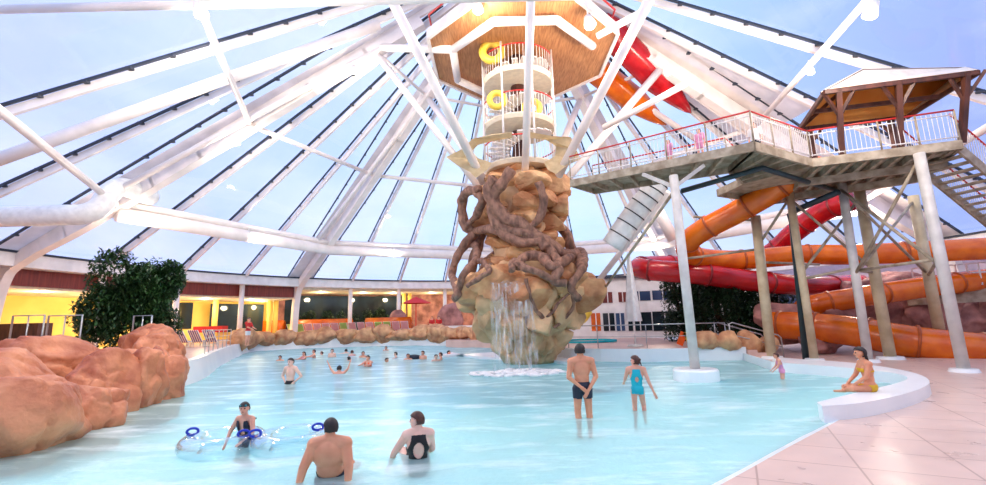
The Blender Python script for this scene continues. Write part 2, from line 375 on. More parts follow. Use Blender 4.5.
# far glazing of the hall behind the loungers
bm = B()
lathe(bm, [(33.2, 1), (33.2, 5.1)], (CX, CY), 12, radians(21), radians(43)); struct('window_1', bm, 'glassdark')
bm = B(); lathe(bm, [(33.9, 1.6), (33.9, 4.2)], (CX, CY), 8, radians(46), radians(54)); struct('window_2', bm, 'glassdark')
bm = B(); lathe(bm, [(34.5, 2.0), (34.5, 4.3)], (CX, CY), 8, radians(56), radians(63)); struct('window_3', bm, 'glassdark')
bm = B(); lathe(bm, [(29.9, 2.4), (29.9, 4.2)], (CX, CY), 30, radians(-100), radians(-52)); struct('window_4', bm, 'glassblue')
for ph in (14, 24, 34, 54, 64, 74, -6, 94):
    bm = B(); tube(bm, [pol(ph, 28.1, .5), pol(ph, 28.1, 5.7)], .2, 14); struct('column', bm, 'whitebeam', True)
for ph in (20.5, 21.6, 45.5, 46.5, 55):
    bm = B(); tube(bm, [pol(ph, 31.5, .5), pol(ph, 31.5, 5.4 if ph < 44 else 4.5)], .22, 14); struct('column', bm, 'yellow', True)

# ---------------------------------------------------------------- ground, pool and decks
def fz(x, y):
    return max(-1.35, -.08*max(0, y-4.1-.75*max(0, x-.8)))-.03
bm = B(); nx, ny = 60, 60; g = {}
for i in range(nx+1):
    for j in range(ny+1):
        x = -26+40*i/nx; y = 1+42*j/ny; g[i, j] = bm.verts.new((x, y, fz(x, y)))
for i in range(nx):
    for j in range(ny): bm.faces.new((g[i, j], g[i+1, j], g[i+1, j+1], g[i, j+1]))
struct('pool_floor', bm, 'poolfloor', True)
bm = B(); prism(bm, [(60, -40), (60, 80), (-60, 80), (-60, -40)], -2.0, -1.7); struct('ground', bm, 'terr')
# water surface
bm = B(); nx, ny = 150, 220; g = {}
for i in range(nx+1):
    for j in range(ny+1):
        x = -24+37.5*i/nx; t = j/ny; y = 1.5+41*(t**1.5)
        h = noise.noise(V((x*.5, y*.9, 0)))*.035+noise.noise(V((x*1.6, y*2.2, 4)))*.012
        h *= min(1, max(.25, (y-3.5)/6)); g[i, j] = bm.verts.new((x, y, h))
for i in range(nx):
    for j in range(ny): bm.faces.new((g[i, j], g[i+1, j], g[i+1, j+1], g[i, j+1]))
wat = obj('pool_water', bm, 'water', smooth=True); tag(wat, 'pale turquoise pool water filling the wave pool', 'water', kind='stuff')
# beach deck (right and under the photographer)
edge = [V((-16, 2.6, 0)), V((-8, 2.7, 0)), V((-3, 3.0, 0)), V((0, 3.9, 0)), PZ(690, 485, 0), PZ(720, 470, 0), PZ(765, 447, 0), PZ(800, 430, 0), PZ(826, 417, 0)]
SO = [PZ(*p, .3) for p in ((822, 406), (860, 403), (900, 395), (924, 387), (929, 380), (915, 373), (885, 367), (845, 362), (800, 359), (775, 357))]
SI = [PZ(*p, .3) for p in ((817, 402), (850, 394), (885, 386), (903, 381), (907, 377), (893, 373), (870, 370), (838, 367), (798, 364), (771, 362))]
SO = spline(SO, 3); SI = spline(SI, 3)
e0 = edge; e1 = []
for i, p in enumerate(e0):
    d = (e0[min(i+1, len(e0)-1)]-e0[max(0, i-1)]).normalized(); n = V((d.y, -d.x, 0)); e1.append(p+n*.3)
bm = B(); a = [bm.verts.new(p+V((0, 0, -.06))) for p in e0]; b = [bm.verts.new(p+V((0, 0, .05))) for p in e1]
for i in range(len(a)-1): bm.faces.new((a[i], a[i+1], b[i+1], b[i]))
struct('beach_edge', bm, 'poolwall')
tx = PZ(745, 347, .55)
outer = [(p.x, p.y) for p in e1]+[(p.x, p.y) for p in [(SO[i]+SI[i])/2 for i in range(len(SO))]]
outer += [(tx.x+.2, tx.y-.3), (tx.x+.2, 34), (24, 40), (34, 30), (34, 0), (30, -6), (-30, -6), (-30, 2.6)]
bm = B(); prism(bm, outer, -.25, .05); struct('floor', bm, 'tiles')
# seat wall curling round the shallow bay
bm = B(); prism(bm, [(p.x, p.y) for p in SO]+[(p.x, p.y) for p in reversed(SI)], -1.0, .3); struct('pool_curb', bm, 'poolwall')
# right terrace
tf = [PZ(*p, .55) for p in ((545, 347.5), (570, 348.5), (600, 349), (650, 349), (700, 348), (745, 347))]
poly = [(p.x, p.y) for p in tf]+[(tx.x, 36), (18, 48), (-4, 50), (-4, 37), (1.5, 33), (2.6, 29)]
bm = B(); prism(bm, poly, -1.5, .53); struct('terrace', bm, 'terr')
bm = B(); prism(bm, [(p.x, p.y-.06) for p in tf]+[(p.x, p.y+.12) for p in reversed(tf)], -1.5, .555); struct('wall_pool_right', bm, 'poolwall')
bm = B(); a, b = tf[-1], SI[-1]; prism(bm, [(a.x-.1, a.y-.08), (b.x+.1, b.y-.08), (b.x+.1, b.y+.15), (a.x-.1, a.y+.15)], -1.3, .3); struct('wall_pool_steps', bm, 'poolwall')
for k in range(3):
    bm = B(); box(bm, (tx.x+.25+.42*k, tx.y+.75, (.42-.13*k)/2), (.42, 1.7, .42-.13*k)); struct('step', bm, 'terr')
# submerged pale apron and low rim around the tower islet
isl = [PZ(*p, .12) for p in ((452, 352), (470, 355.5), (505, 358), (540, 359), (572, 362))]
isl += [V((3.6, 21, 0)), V((4.4, 25, 0)), V((1, 28, 0)), V((-3, 26, 0))]
isl = spline(isl+[isl[0]], 4)[:-1]
bm = B(); prism(bm, [(p.x, p.y) for p in isl], -1.4, .12); struct('tower_islet', bm, 'poolwall')
bm = B()
cc = V((1.4, 21.8, 0)); lo = [bm.verts.new(V((cc.x+(p.x-cc.x)*1.55, cc.y+(p.y-cc.y)*1.75, -.85))) for p in isl]; hi = [bm.verts.new(V((p.x, p.y, -.12))) for p in isl]
for i in range(len(isl)):
    j = (i+1) % len(isl); bm.faces.new((lo[i], lo[j], hi[j], hi[i]))
struct('pool_apron', bm, 'poolwall', True)
# left and far pool wall, and the deck behind
pw = [V((-11.2, 10, 0)), V((-11, 16.3, 0)), V((-14.5, 24, 0)), V((-18, 32, 0)), V((-20, 38, 0)), V((-16, 41.3, 0)), V((-9, 41.5, 0)), V((-3, 39, 0)), V((1, 34, 0))]
pw = spline(pw, 5)
def offs(pts, d):
    out = []
    for i, p in enumerate(pts):
        t = (pts[min(i+1, len(pts)-1)]-pts[max(0, i-1)]).normalized(); out.append(p+V((-t.y, t.x, 0))*d)
    return out
bm = B(); ow = offs(pw, .35); iw = offs(pw, -.5)
A_ = [bm.verts.new((p.x, p.y, -1.4)) for p in iw]; B_ = [bm.verts.new((p.x, p.y, .8)) for p in pw]; C_ = [bm.verts.new((p.x, p.y, .8)) for p in ow]; D_ = [bm.verts.new((p.x, p.y, -1.4)) for p in ow]
for i in range(len(pw)-1):
    for u, v in ((A_, B_), (B_, C_), (C_, D_)): bm.faces.new((u[i], u[i+1], v[i+1], v[i]))
bm.faces.new((A_[0], B_[0], C_[0], D_[0])); bmesh.ops.recalc_face_normals(bm, faces=bm.faces)
struct('wall_pool_left', bm, 'poolwall')
poly = [(p.x, p.y) for p in ow]+[(-4, 50), (-4, 60), (-40, 60), (-45, 10), (-12, 8)]
bm = B(); prism(bm, poly, -.3, .78); struct('floor_left', bm, 'terr')

# ---------------------------------------------------------------- rail helper
def railing(name, pts, label, cat='railing', h=1.05, post=1.5, mats=('steel', 'steel', 'steel'), r=.024, mids=(.5,), balusters=0, group=None, pr=.022):
    root = empty(name, pts[0], label, cat, group); pts = [V(p) for p in pts]
    bm = B(); tube(bm, [p+V((0, 0, h)) for p in pts], r, 8); obj('handrail', bm, mats[0], root, True)
    for mh in mids:
        bm = B(); tube(bm, [p+V((0, 0, h*mh)) for p in pts], r*.7, 6); obj('mid_rail', bm, mats[1], root, True)
    for i in range(len(pts)-1):
        a, b = pts[i], pts[i+1]; n = max(1, round((b-a).length/post))
        for k in range(n + (1 if i == len(pts)-2 else 0)):
            p = a.lerp(b, k/n); bm = B(); tube(bm, [p, p+V((0, 0, h))], pr, 8); obj('post', bm, mats[2], root, True)
        if balusters:
            bm = B(); nb = int((b-a).length/balusters)
            for k in range(nb):
                p = a.lerp(b, (k+.5)/nb); bar(bm, p+V((0, 0, .08)), p+V((0, 0, h*.95)), .014, .014)
            bl = obj('balusters', bm, mats[1], root)
    return root
tfr = [p+V((0, .35, 0)) for p in tf]
railing('terrace_railing', [V((p.x, p.y, .55)) for p in (tfr[0], tfr[1], tfr[2], tfr[3], tfr[4])][:5]+[V((PZ(728, 347, .55).x, tfr[5].y, .55))], 'steel tube railing on posts along the right terrace edge', post=1.9)
for dy, lb in ((.15, 'nearer sloping steel handrail beside the terrace steps'), (1.5, 'farther sloping steel handrail beside the terrace steps')):
    q = V((tx.x-.5, tx.y+dy, .55)); q2 = V((tx.x+1.7, tx.y+dy, .05)); rt = empty('stair_handrail', q, lb, 'handrail')
    bm = B(); tube(bm, [q, q+V((0, 0, 1.0)), q+V((.15, 0, 1.05)), q2+V((-.1, 0, .95)), q2+V((0, 0, .85)), q2], .028, 8); obj('bent_tube', bm, 'steel', rt, True)
    bm = B(); tube(bm, [q+V((0, 0, .55)), q2+V((0, 0, .45))], .02, 8); obj('mid_rail', bm, 'steel', rt, True)
lr = [V((p.x, p.y, .8)) for p in offs(pw, .2)][8:15]
railing('deck_railing', lr, 'steel railing on the white wall in front of the striped loungers', post=1.6, mids=(.33, .66))
for (x0, x1, Y, lb) in ((10, 42, 17.5, 'left square steel hoop rail above the big boulders'), (46, 80, 17.2, 'right square steel hoop rail above the big boulders'), (132, 150, 18, 'small steel hoop rail behind the boulders beside the tree')):
    a, b = PY(x0, 336, Y), PY(x1, 336, Y); a.z = b.z = .8; t = PY(x0, 316, Y).z
    rt = empty('hoop_rail', a, lb, 'railing'); bm = B(); tube(bm, [a, V((a.x, a.y, t)), V((b.x, b.y, t)), b], .035, 8); obj('bent_tube', bm, 'steel', rt, True)
    bm = B(); m_ = (a+b)/2; tube(bm, [m_, V((m_.x, m_.y, t))], .025, 8); obj('post', bm, 'steel', rt, True)

# ---------------------------------------------------------------- boulders
def rock(name, c, s, seed, m, label, group=None, sub=4, **k):
    bm = rock_bm((0, 0, 0), s, seed, sub, **k); o = obj(name, bm, m, None, True); o.location = c; tag(o, label, 'rock', group); return o
BL = [((-8.35, 8.0, .25), (1.15, 1.15, 1.2), 1, 'large smooth orange boulder at the left edge rising from the water'),
 ((-8.55, 9.7, .1), (.95, 1.0, .9), 2, 'low orange boulder in the water, second from the left edge'),
 ((-9.6, 11.2, .35), (.85, 1.0, 1.15), 3, 'tall orange boulder in the middle of the left rock group'),
 ((-9.4, 12.3, .5), (.72, .8, 1.0), 4, 'pointed orange boulder leaning against the rightmost block'),
 ((-9.75, 13.3, .35), (.95, 1.05, 1.15), 5, 'blocky orange boulder at the right end of the left rock group'),
 ((-10.6, 12.9, .75), (1.0, 1.1, .7), 6, 'flat topped orange boulder behind the blocky end boulder'),
 ((-10.3, 9.6, .6), (1.5, 1.3, .95), 7, 'broad flat orange rock slab behind the low boulder'),
 ((-11.8, 11.8, .8), (1.5, 1.2, 1.1), 8, 'long flat orange rock slab in the second row of the left group'),
 ((-13.3, 13.8, 1.0), (1.5, 1.1, 1.1), 9, 'orange rock at the back of the left group below the hoop rails'),
 ((-11.2, 15.2, 1.0), (1.0, .9, 1.1), 10, 'rounded orange boulder at the back in front of the leafy tree'),
 ((-12.8, 17.2, 1.35), (1.3, .9, 1.15), 11, 'tall rounded orange boulder directly under the leafy tree')]
for c, s, sd, lb in BL: rock('boulder', c, s, sd, 'rock', lb, 'orange boulders at the left pool edge', 5, facet=.5)
# sand coloured rocks on the far rim
rim = [p for p in offs(pw, .1) if (p.y > 33) and p.x < 1]
acc = 0; pos = []; last = None
tot = sum((rim[i+1]-rim[i]).length for i in range(len(rim)-1)); n = 17
cum = [0]
for i in range(len(rim)-1): cum.append(cum[-1]+(rim[i+1]-rim[i]).length)
for k in range(n):
    d = tot*(k+.5)/n; i = max(j for j in range(len(cum)) if cum[j] <= d); i = min(i, len(rim)-2)
    p = rim[i].lerp(rim[i+1], (d-cum[i])/(cum[i+1]-cum[i])); t = (rim[i+1]-rim[i]).normalized()
    o = rock('rim_rock', (p.x, p.y, 1.0+.1*sin(k*2.3)), (tot/n*.82, .95, .85+.14*sin(k*1.7)), 40+k, 'rock2', 'sand coloured rock in the row along the far pool rim', 'sand coloured rocks on the far rim', 4)
    o.rotation_euler.z = atan2(t.y, t.x)
for i, (px, Y, s, z, lb) in enumerate([(706, 20.2, (.9, .6, .5), .9, 'long sandy rock on the terrace behind the railing'), (728, 20.0, (.7, .55, .45), .85, 'sandy rock on the terrace near the top step'), (748, 20.6, (.6, .6, .7), .6, 'sandy rock behind the upper terrace step'), (765, 20.8, (.6, .5, .6), .45, 'sandy rock behind the lower terrace step')]):
    p = PY(px, 340, Y); rock('terrace_rock', (p.x, Y, z), s, 70+i, 'rock2', lb, None, 3)
# pink rockwork behind the slides
for i, (px, py, Y, s) in enumerate([(795, 322, 23, (2.2, 1, 1.2)), (835, 318, 23, (1.8, 1, 1.4)), (868, 305, 24.5, (2.0, 1.2, 1.6)), (905, 300, 24.5, (2.2, 1.2, 1.6)), (940, 312, 23.5, (2.0, 1.0, 1.4)), (975, 318, 23, (2.0, 1, 1.2)), (880, 335, 22, (1.8, .8, .8)), (820, 345, 21.8, (1.6, .8, .7)), (1010, 312, 22.5, (2, 1, 1.3))]):
    p = PY(px, py, Y); words = ['leftmost pink rock behind the lower orange slide', 'second pink rock from the left behind the lower orange slide', 'pink rock rising in the centre behind the slide supports', 'tallest pointed pink rock behind the slide supports', 'pink rock right of the pointed one behind the slide supports', 'pink rock near the right edge of the picture', 'low pink rock under the middle of the lower orange slide', 'low brown pink rock under the left end of the lower slide', 'pink rock at the far right behind the lower orange slide']
    rock('pink_rock', p, s, 90+i, 'pink', words[i], 'pink rockwork behind the slides', 4, facet=.6)

# ---------------------------------------------------------------- rock tower with roots
def towr(z):
    prof = [(0, 1.25), (.8, 1.75), (1.8, 2.4), (2.8, 3.05), (3.6, 3.35), (4.1, 3.1), (4.6, 2.4), (5.5, 1.9), (6.3, 1.9), (7.2, 2.2), (8.2, 2.45), (8.9, 2.0), (9.3, 1.2)]
    for (a, ra), (b, rb) in zip(prof, prof[1:]):
        if z <= b: return ra+(rb-ra)*max(0, (z-a))/(b-a)
    return 1.0
TX, TY = 1.5, 21.5
def surf(px, py, out=0.0):
    Y = TY-2
    for _ in range(12):
        p = PY(px, py, Y); R_ = towr(p.z)+out; dx = p.x-TX
        Y = TY-sqrt(max(.04, R_*R_-dx*dx)); Y = max(TY-4.2, min(TY+.5, Y))
    return PY(px, py, Y)
tw = empty('rock_tower', (TX, TY, .1), 'sculpted rock tower wrapped in thick roots standing on a white rim in the pool', 'rock tower')
bm = B(); rnd = random.Random(3)
lathe(bm, [(.1, .05)]+[(towr(z)*.9 if z < 3.4 else towr(z)*.72, z) for z in [i*.15 for i in range(0, 62)]]+[(.1, 9.2)], (TX, TY), 72)
for v in bm.verts:
    d = V((v.co.x-TX, v.co.y-TY, 0)); r = d.length
    if r < .2: continue
    n = d/r; q = V((n.x*2.2, n.y*2.2, v.co.z*.8)); k = abs(noise.noise(q*1.2))*.5+noise.noise(q*2.6+V((3, 1, 7)))*.22+noise.noise(q*6)*.08
    cell = noise.cell(V((round(atan2(n.y, n.x)*2.2), round(v.co.z*1.1), 2)))*.22 if v.co.z < 3.9 else 0
    v.co += n*(k+cell-.15)*(1 if v.co.z > .4 else .4)
body = obj('rock_core', bm, 'rock4', tw, True)
chunks = []
for k in range(15):      # overhanging slabs round the bowl rim
    a = k/15*2*pi+rnd.uniform(-.1, .1); R_ = 2.5+rnd.uniform(-.15, .2); z = 3.35+rnd.uniform(-.35, .35)
    if abs(((a+pi/2+pi) % (2*pi))-pi) < .35 : z = 2.9; R_ = 2.6
    chunks.append(((TX+R_*cos(a), TY+R_*sin(a), z), (.95+rnd.uniform(-.1, .3), .8, .6+rnd.uniform(-.1, .35)), 'rock3'))
for k in range(12):
    a = k/12*2*pi+.2; R_ = 2.0+rnd.uniform(-.1, .2); z = 2.1+rnd.uniform(-.3, .3)
    chunks.append(((TX+R_*cos(a), TY+R_*sin(a), z), (.75, .7, .8), 'rock4'))
for k in range(9):
    a = k/9*2*pi+.5; R_ = 1.25; z = 1.0+rnd.uniform(-.2, .2); chunks.append(((TX+R_*cos(a), TY+R_*sin(a), z), (.55, .5, .7), 'rock4'))
for zz, RR, nn, sz in ((4.7, 1.5, 8, .62), (5.6, 1.25, 7, .7), (6.5, 1.35, 8, .75), (7.4, 1.6, 9, .8), (8.2, 1.55, 9, .85), (8.9, .9, 6, .75)):
    for k in range(nn):
        a = k/nn*2*pi+rnd.uniform(-.2, .2)+zz; R_ = RR+rnd.uniform(-.1, .2)
        chunks.append(((TX+R_*cos(a), TY+R_*sin(a), zz+rnd.uniform(-.2, .2)), (sz*rnd.uniform(.8, 1.2), sz*.85, sz*rnd.uniform(.5, .8)), 'rock3'))
for i, (c, s, mm) in enumerate(chunks):
    bm = rock_bm(c, s, 200+i, 4, crisp=True); obj('rock_chunk', bm, mm, tw, False)
def zp(l): return [(420+x*.4944, 150+y*.4948) for x, y in l]
roots = [
 ([(150, 55), (140, 80), (150, 110), (170, 135), (205, 150), (235, 175), (255, 200)], .33, .38),
 ([(185, 40), (165, 70), (150, 90), (148, 130), (170, 160), (215, 170), (250, 180), (285, 205), (320, 215), (328, 240)], .3, .36),
 ([(120, 80), (95, 85), (85, 110), (90, 150), (110, 165), (95, 185), (75, 215), (65, 250), (75, 285), (70, 300)], .33, .3),
 ([(108, 82), (125, 100), (115, 130), (90, 160)], .3, .24),
 ([(110, 165), (150, 160), (200, 185), (240, 185), (265, 205), (280, 240), (270, 265), (295, 270)], .26, .3),
 ([(75, 290), (90, 250), (115, 215), (110, 190), (85, 200), (70, 235)], .3, .22),
 ([(195, 235), (215, 215), (245, 215), (265, 235), (290, 225), (325, 205), (330, 235), (305, 275), (320, 300)], .3, .28),
 ([(240, 65), (250, 100), (240, 140), (215, 160)], .35, .25),
 ([(185, 245), (190, 225), (215, 240), (245, 250), (275, 265)], .35, .2),
 ([(215, 260), (225, 300), (240, 330), (255, 340), (280, 310), (300, 290)], .12, .1),
 ([(100, 230), (125, 225), (140, 245), (125, 255), (95, 275)], .3, .16),
 ([(300, 270), (310, 310), (290, 345), (270, 360)], .1, .1)]
for i, (pts, out, rr_) in enumerate(roots):
    P_ = [surf(x, y, out+.12) for x, y in zp(pts)]; P_ = spline(P_, 8); n = len(P_)
    rr2 = [rr_*.8*(.72+.28*sin(pi*min(1, .15+k/n)))*(1+.12*noise.noise(V((k*.3, i, 0)))) for k in range(n)]
    bm = B(); tube(bm, P_, rr2, 14)
    for v in bm.verts: v.co += V((noise.noise(v.co*2.5), noise.noise(v.co*2.5+V((9, 0, 0))), noise.noise(v.co*2.5+V((0, 9, 0)))))*.07
    obj('root', bm, 'root', tw, True)
for k in range(4):       # roots on the far side
    a0 = radians(30+k*40); P_ = []
    for j in range(14):
        z = 8.8-j*.42; a = a0+.5*sin(j*.6+k); R_ = towr(z)+.3; P_.append(V((TX+R_*cos(a), TY+R_*sin(a), z)))
    bm = B(); tube(bm, spline(P_, 3), .25, 12); obj('root', bm, 'root', tw, True)
# waterfall
bm = B(); cols = 26; rows = 22; g = {}
a0, a1 = surf(490, 282, -.1), surf(534, 282, -.1)
for i in range(cols+1):
    u = i/cols; x = a0.x+(a1.x-a0.x)*u
    for j in range(rows+1):
        t = j/rows; z = 3.75*(1-t)+.0; y = TY-3.15-.45*t+.12*noise.noise(V((x*3, t*1.5, 0)))+.25*(u-.5)**2
        if t < .08: y += (.08-t)*9
        g[i, j] = bm.verts.new((x+.05*noise.noise(V((x*2, z, 5))), y, z))
for i in range(cols):
    for j in range(rows): bm.faces.new((g[i, j], g[i+1, j], g[i+1, j+1], g[i, j+1]))
wf = obj('waterfall', bm, 'fall', None, True); tag(wf, 'thin veil of water falling from the rock tower into the pool', 'waterfall')
bm = B()
for k in range(160):
    a = random.uniform(0, 2*pi); q = random.random()**.6; c = V((.75+1.5*q*cos(a)*1.15, 17.4+q*sin(a)*1.2, .02))
    bmesh.ops.create_icosphere(bm, subdivisions=1, radius=1, matrix=Matrix.Translation(c) @ Matrix.Diagonal((random.uniform(.1, .3), random.uniform(.08, .2), random.uniform(.02, .07), 1)))
fm = obj('splash_foam', bm, 'whitef', None, True); tag(fm, 'white foam where the waterfall hits the pool', 'foam', kind='stuff')

# ---------------------------------------------------------------- masts
def mast(a, b, r0, r1, label):
    bm = B(); tube(bm, [a, b], [r0, r1], 16); o = obj('mast', bm, 'whitebeam', None, True); tag(o, label, 'mast'); return o
mast((1.55, 19.9, 8.4), (1.75, 13, 16.7), .17, .17, 'upright white steel mast rising in front of the spiral stair tower')
mast((-.35, 20.2, 8.3), (-4.7, 14, 16.1), .2, .2, 'white steel mast leaning left from the rock tower, nearest of the left ones')
mast((3.0, 20.2, 8.3), (7.5, 14, 16.1), .2, .2, 'white steel mast leaning right from the rock tower, nearest of the right ones')
mast((-.4, 21.6, 8.2), rp(84, 7.8, -.5), .17, .17, 'slimmer white mast leaning far left from the rock tower to the roof')
mast((3.2, 21.8, 8.2), rp(-76, 8.9, -.5), .2, .22, 'white mast leaning far right past the orange slide underside')
mast((.3, 22.8, 8.4), rp(44, 8, -.6), .2, .2, 'white mast leaning back left behind the rock tower')
mast((2.6, 22.8, 8.4), rp(-36, 8, -.6), .2, .2, 'white mast leaning back right behind the rock tower')
strut(rp(84, 7.8, -.5), rp(44, 8, -.6), .1); strut(rp(-76, 8.9, -.5), rp(-36, 8, -.6), .1); strut(rp(44, 8, -.6), rp(4, 8, -.6), .1); strut(rp(-36, 8, -.6), rp(4, 8, -.6), .1)

# ---------------------------------------------------------------- spiral stair tower
st = empty('stair_tower', (TX, TY, 9.1), 'round white balconies with red rails stacked around a brown core above the rocks', 'stair tower')
bm = B(); tube(bm, [(TX, TY, 9.0), (TX, TY, 15.5)], .38, 16); obj('core_column', bm, 'brown', st, True)
for z in (9.35, 11.55, 14.0):
    bm = B(); lathe(bm, [(.35, z-.22), (1.75, z-.22), (1.85, z-.05), (1.85, z), (.35, z)], (TX, TY), 40); obj('balcony_floor', bm, 'cream', st)
    bm = B(); tube(bm, [(TX+1.82*cos(a*pi/20), TY+1.82*sin(a*pi/20), z+1.1) for a in range(40)], .035, 8, True); obj('handrail', bm, 'redrail', st, True)
    bm = B()
    for k in range(64):
        a = k*2*pi/64; bar(bm, (TX+1.82*cos(a), TY+1.82*sin(a), z), (TX+1.82*cos(a), TY+1.82*sin(a), z+1.08), .022, .022)
    obj('balusters', bm, 'railwhite', st)
for k in range(8):
    a = k*pi/4+.3; bm = B(); tube(bm, [(TX+1.88*cos(a), TY+1.88*sin(a), 9.3), (TX+1.88*cos(a), TY+1.88*sin(a), 15.3)], .05, 8); obj('post', bm, 'railwhite', st, True)
bm = B()
for k in range(60):
    a = k*.32+.5; z = 9.5+k*.095; c, s = cos(a), sin(a)
    box(bm, (TX+1.05*c, TY+1.05*s, z), (1.1, .3, .05), Matrix.Rotation(a, 3, 'Z'))
obj('spiral_treads', bm, 'white', st)
def octa(r, z, rot=22.5): return [V((TX+.2+r*cos(radians(rot+45*k)), TY+r*sin(radians(rot+45*k)), z)) for k in range(8)]
tp = empty('top_platform', (TX, TY, 15.4), 'octagonal platform with a brown boarded underside at the top of the tower', 'platform')
bm = B(); prism(bm, [(p.x, p.y) for p in octa(4.9, 0)], 15.45, 15.6); obj('boarded_underside', bm, 'soffit', tp)
bm = B(); P_ = octa(4.95, 15.6)
for k in range(8): bar(bm, P_[k], P_[(k+1) % 8], .16, .5)
obj('rim_beam', bm, 'whitebeam', tp)
bm = B(); P_ = octa(3.7, 15.1); 
for k in (2, 3, 4, 5, 6): tube(bm, [P_[k], P_[(k+1) % 8]], .2, 12)
for k in (2, 3, 4, 5, 6, 7): bmesh.ops.create_icosphere(bm, subdivisions=2, radius=.2, matrix=Matrix.Translation(P_[k % 8]))
obj('ring_pipe', bm, 'whitebeam', tp, True)
bm = B(); P_ = octa(4.9, 16.7); tube(bm, P_, .05, 8, True); obj('handrail', bm, 'redrail', tp, True)
strut(octa(3.7, 15.1)[4], rp(84, 7.4, -.7), .2); 
strut(V((5.0, 18.6, 14.6)), V((6.9, 17.2, 14.9)), .16)
# yellow floats
for (px, py, Y, r, lb) in ((497, 100, 20.0, .42, 'yellow inflatable ring held at the left of the middle balcony'), (532, 108, 20.0, .42, 'yellow inflatable ring hanging right of the front mast on the middle balcony'), (492, 52, 20.3, .55, 'pale yellow round float at the left of the upper balcony')):
    c = PY(px, py, Y); bm = B()
    r *= .85; tube(bm, [V((r*cos(k*pi/12), 0, r*sin(k*pi/12))) for k in range(24)], r*.42, 12, True)
    bmesh.ops.rotate(bm, verts=bm.verts, cent=(0, 0, 0), matrix=Matrix.Rotation(.5 if px < 510 else -.6, 3, 'Y')); o = obj('inflatable_ring', bm, 'yel', None, True); o.location = c; tag(o, lb, 'swim ring')
# shade sails
def sail(pts, label, sag=.22):
    pts = [V(p) for p in pts]; n = len(pts); c = sum(pts, V())/n; bm = B(); K = 10; e = []
    for i in range(n):
        a, b = pts[i], pts[(i+1) % n]
        for k in range(K):
            t = k/K; p = a.lerp(b, t); e.append(p.lerp(c, sag*4*t*(1-t)))
    vs = [bm.verts.new(p) for p in e]; rings = [vs]
    for s in (.66, .33):
        rings.append([bm.verts.new(c.lerp(p, s)+V((0, 0, -.1*(1-s)))) for p in e])
    for a, b in zip(rings, rings[1:]):
        for i in range(len(e)): bm.faces.new((a[i], a[(i+1) % len(e)], b[(i+1) % len(e)], b[i]))
    cv = bm.verts.new(c+V((0, 0, -.1)))
    for i in range(len(e)): bm.faces.new((rings[-1][i], rings[-1][(i+1) % len(e)], cv))
    bmesh.ops.solidify(bm, geom=bm.faces, thickness=.02)
    o = obj('shade_sail', bm, 'sail', None, True); return tag(o, label, 'shade sail')
def sail2(px, Y, label):
    P_ = [PY(x, y, Y+d) for x, y, d in px]; bm = B(); lo = [bm.verts.new(p) for p in P_]
    for a, b, c in tessellate_polygon([[V((p.x, p.z, 0)) for p in P_]]): bm.faces.new((lo[a], lo[b], lo[c]))
    bmesh.ops.solidify(bm, geom=bm.faces, thickness=.03)
    tag(obj('shade_sail', bm, 'sail'), label, 'shade sail')
sail2([(446, 157, 0), (462, 149, .1), (472, 139, .1), (492, 134, 0), (512, 132, -.2), (512, 138, 0), (492, 141, .3), (478, 145, .5), (472, 151, .5), (478, 158, .4), (492, 163, .3), (487, 170, 0), (476, 178, -.3), (470, 172, -.2), (458, 166, -.1)], 19.6, 'beige shade sail on the left side below the middle balcony')
sail2([(581, 159, 0), (576, 149, .1), (571, 137, .1), (552, 136, 0), (530, 132, -.2), (530, 138, 0), (546, 140, .3), (556, 146, .5), (555, 156, .4), (544, 163, .3), (548, 170, 0), (556, 174, -.2), (566, 166, -.1)], 19.6, 'beige shade sail on the right side below the middle balcony')

# ---------------------------------------------------------------- footbridge and slide platform
N0 = PZ(571, 187, 7.45); N1 = PZ(755, 151, 7.0); N2 = PZ(812, 167, 7.0); N3 = PZ(962, 149, 7.0)
F0 = N0+V((1.25, 1.2, 0)); F1 = V((8.65, 15.7, 7.0)); F2 = V((10.0, 17.2, 7)); P4 = V((17.2, 17.6, 7)); P5 = V((13.2, 20.6, 7)); P6 = V((9.8, 18.9, 7))
fb = empty('footbridge', (N1.x, N1.y, 7), 'grey steel footbridge with red rails leading from the rock tower to the canopied platform', 'footbridge')
def slab(poly, t, m, name, par):
    bm = B(); lo = [bm.verts.new(p) for p in poly]; hi = [bm.verts.new(p+V((0, 0, t))) for p in poly]; n = len(poly)
    for a, b, c in tessellate_polygon([poly]): bm.faces.new((lo[c], lo[b], lo[a])); bm.faces.new((hi[a], hi[b], hi[c]))
    for i in range(n): bm.faces.new((lo[i], lo[(i+1) % n], hi[(i+1) % n], hi[i]))
    bmesh.ops.recalc_face_normals(bm, faces=bm.faces); return obj(name, bm, m, par)
up = V((0, 0, .22))
slab([N0+up, N1+up, F1+up, F0+up], .08, 'galv', 'walkway_deck', fb)
slab([N1+up, N2+up, F2+up, F1+up], .08, 'galv', 'walkway_deck', fb)
for a, b in ((N0, N1), (N1, N2), (F0, F1), (F1, F2)):
    bm = B(); bar(bm, a+V((0, 0, .15)), b+V((0, 0, .15)), .3, .1, up=(b-a).cross(V((0, 0, 1)))); obj('edge_beam', bm, 'galv', fb)
for a, b, c, d, n in ((N0, N1, F0, F1, 8), (N1, N2, F1, F2, 4)):
    for k in range(n+1):
        p, q = a.lerp(b, k/n), c.lerp(d, k/n); bm = B(); bar(bm, p+V((0, 0, .12)), q+V((0, 0, .12)), .1, .2); obj('joist', bm, 'galv', fb)
pf = empty('slide_platform', (14, 16, 7), 'high grey steel platform under the orange canopy, carried on slanting columns', 'platform')
poly = [N2, N3, P4, P5, P6, F2]
slab([p+up for p in poly], .08, 'galv', 'walkway_deck', pf)
